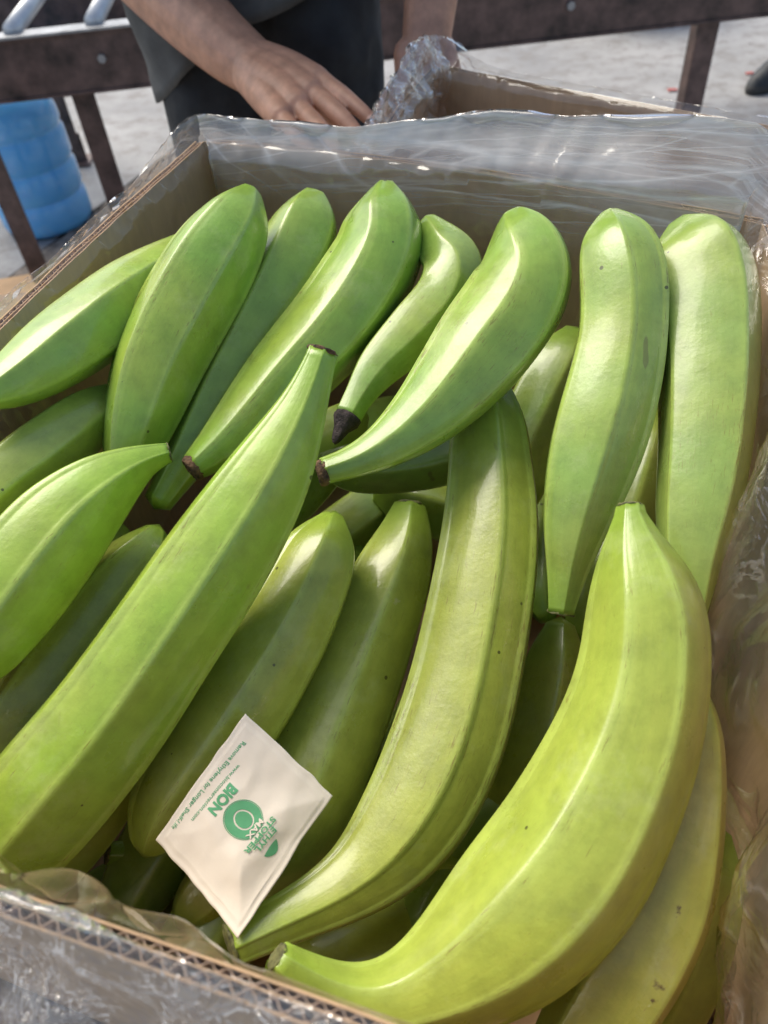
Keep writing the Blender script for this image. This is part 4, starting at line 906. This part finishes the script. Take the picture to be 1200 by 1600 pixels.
# ------------------------------------------------------------------ roller conveyor
rc = empty('roller_conveyor', (0, 2.5, 0), label='low roller conveyor with a rusty brown steel frame behind the person', cat='conveyor')
YA = lambda x: 2.16+.045*(x+.66)           # front face of the near rail
ux = Vector((1, .045, 0)).normalized(); uy = Vector((-.045, 1, 0)).normalized()
def rail(y0, name='rail'):
    m = MB(); c = Vector((.1, YA(.1)+y0, 0)); Lh = 2.6
    m.obox(c+Vector((0, 0, .465))+uy*.003, ux*Lh, uy*.003, (0, 0, .062), .001)           # web of the channel
    for z in (.4005, .5295): m.obox(c+Vector((0, 0, z))+uy*.018, ux*Lh, uy*.024, (0, 0, .0035), .001)   # flanges
    return m.build(name, M_steel, rc)
r1 = rail(0); r2 = rail(.62)
MB().obox(Vector((.1, YA(.1), .5365))+uy*.016, ux*2.6, uy*.026, (0, 0, .003), .0005).build('top_strip', M_steel2, rc)
proto_roller = None
for i in range(25):
    x = -2.335+i*.195; a = Vector((x, YA(x), .545))+uy*.02; b = a+uy*.63
    if proto_roller is None:
        m = MB().tube([a, b], .021, 20); proto_roller = m.build('roller', M_roller, rc, True)
        h = MB(); c = Vector((x, YA(x), .472)); h.tube([c-uy*.009, c+uy*.001], .0105, 6); proto_bolt = h.build('bolt', M_steel2, rc); x0 = x
    else:
        for pr in (proto_roller,) + ((proto_bolt,) if i % 2 == 1 else ()):
            o = pr.copy(); COL.objects.link(o); o.parent = rc; o.location = pr.location+Vector((x-x0, (x-x0)*.045, 0))
def rcleg(x, y0):
    c = Vector((x, YA(x)+y0, 0)); m = MB()
    m.obox(c+Vector((0, 0, .198))+uy*.023, ux*.029, uy*.0025, (0, 0, .198), .001); m.obox(c-ux*.0265+Vector((0, 0, .198))+uy*.045, ux*.0025, uy*.0225, (0, 0, .198), .001)
    o = m.build('leg', M_steel, rc)
    f = MB(); f.obox(c+uy*.03+Vector((0, 0, .004)), ux*.05, uy*.05, (0, 0, .0035), .001); f.obox(c+uy*.028+ux*.012+Vector((0, 0, .05)), ux*.024, uy*.003, (0, 0, .045), .001)
    f.build('foot', M_steel, o)
for x in (-.66, .975, 2.4, -2.2): rcleg(x, 0)
for x in (-.93, 2.1, -2.4): rcleg(x, .60)

# ------------------------------------------------------------------ things on the floor behind
post = empty('steel_post', (-.845, 1.93, 0), label='brown steel post nearest the left edge, standing in front of the blue jug', cat='post')
m = MB(); m.obox((-.845, 1.93, .25), (.026, 0, 0), (0, .003, 0), (0, 0, .249), .001); m.obox((-.868, 1.955, .25), (.003, 0, 0), (0, .025, 0), (0, 0, .249), .001); m.build('angle_bar', M_steel, post)
MB().obox((-.845, 1.94, .004), (.05, 0, 0), (0, .05, 0), (0, 0, .0035), .001).build('base_plate', M_steel, post)
jx, jy = -.925, 2.335
jug = empty('water_jug', (jx, jy, 0), label='large translucent blue water jug under the conveyor at the left edge', cat='water jug')
prof = [(.0, .004), (.110, .004), (.126, .012), (.132, .03), (.132, .085), (.128, .094), (.124, .100), (.128, .106), (.132, .115), (.132, .170), (.128, .178), (.125, .184), (.128, .190), (.132, .199), (.132, .262), (.128, .270), (.1255, .276), (.128, .282), (.131, .29), (.130, .315), (.120, .345), (.095, .372), (.060, .390), (.036, .398), (.029, .410), (.028, .428)]
MB().lathe(prof, (jx, jy, 0), 64).build('jug_body', M_jug, jug, True)
MB().lathe([(.0, .452), (.028, .452), (.032, .447), (.033, .416), (.031, .414)], (jx, jy, 0), 32).build('cap', M_cap, jug, True)
# flattened cardboard and a white plastic bag on the floor at the far left
cs = MB(); nx_ = 14
for i in range(nx_+1):
    for j in range(nx_+1):
        x = -1.35+.57*i/nx_; y = 1.42+.56*j/nx_; cs.v.append((x-.10*(j/nx_-.5), y, .012+.012*max(0, N3((x, y, 1), 7))+.02*(i/nx_)**4))
for i in range(nx_):
    for j in range(nx_): a = i*(nx_+1)+j; cs.f.append((a, a+nx_+1, a+nx_+2, a+1))
sheet = cs.build('cardboard_sheet', M_card, smooth=True, label='flattened tan cardboard on the floor by the brown post at the left edge', cat='cardboard'); q = sheet.modifiers.new('t', 'SOLIDIFY'); q.thickness = .006
wb = MB()
wb.tube([(-1.02, 1.60, .07), (-.985, 1.72, .075), (-.97, 1.80, .06)], [.075, .085, .05], 40, hemi=True)
wb.v = [(v[0]+.02*N3(v, 22, 1), v[1]+.02*N3(v, 22, 2), max(.026, v[2]+.025*N3(v, 16, 3))) for v in wb.v]
wb.build('plastic_bag', M_white, smooth=True, label='crumpled white plastic bag on the cardboard at the far left edge', cat='bag')
tub = empty('storage_tub', (-1.25, 4.72, 0), label='olive tub on the floor beyond the conveyor at the top left', cat='tub')
MB().lathe([(.0, .003), (.20, .003), (.215, .012), (.245, .30), (.258, .30), (.258, .32), (.24, .32), (.20, .02), (0, .02)], (-1.25, 4.72, 0), 40).build('tub_body', M_tub, tub, True)
t2 = empty('storage_tub', (1.25, 3.9, 0), label='tan tub on the floor beyond the conveyor at the top right', cat='tub')
MB().lathe([(.0, .003), (.20, .003), (.215, .012), (.245, .30), (.258, .30), (.258, .32), (.24, .32), (.20, .02), (0, .02)], (1.25, 3.9, 0), 40).build('tub_body', M_tub, t2, True)
def scrap(c, s, label):
    m = MB(); rr = random.Random(c[0])
    for i in range(7):
        for j in range(5):
            x = (i/6-.5)*s*2; y = (j/4-.5)*s; m.v.append((c[0]+x+rr.uniform(-1, 1)*s*.1, c[1]+y+rr.uniform(-1, 1)*s*.1, .004+abs(sin(i*1.3+j*.8))*s*.35))
    for i in range(6):
        for j in range(4): a = i*5+j; m.f.append((a, a+5, a+6, a+1))
    o = m.build('red_scrap', M_red, None, True, label=label, cat='scrap'); q = o.modifiers.new('t', 'SOLIDIFY'); q.thickness = .001
scrap((1.163, 2.886, 0), .016, 'small red scrap on the concrete left of the brown conveyor leg')
scrap((1.470, 2.971, 0), .014, 'small red scrap on the concrete beside the dark shoe')
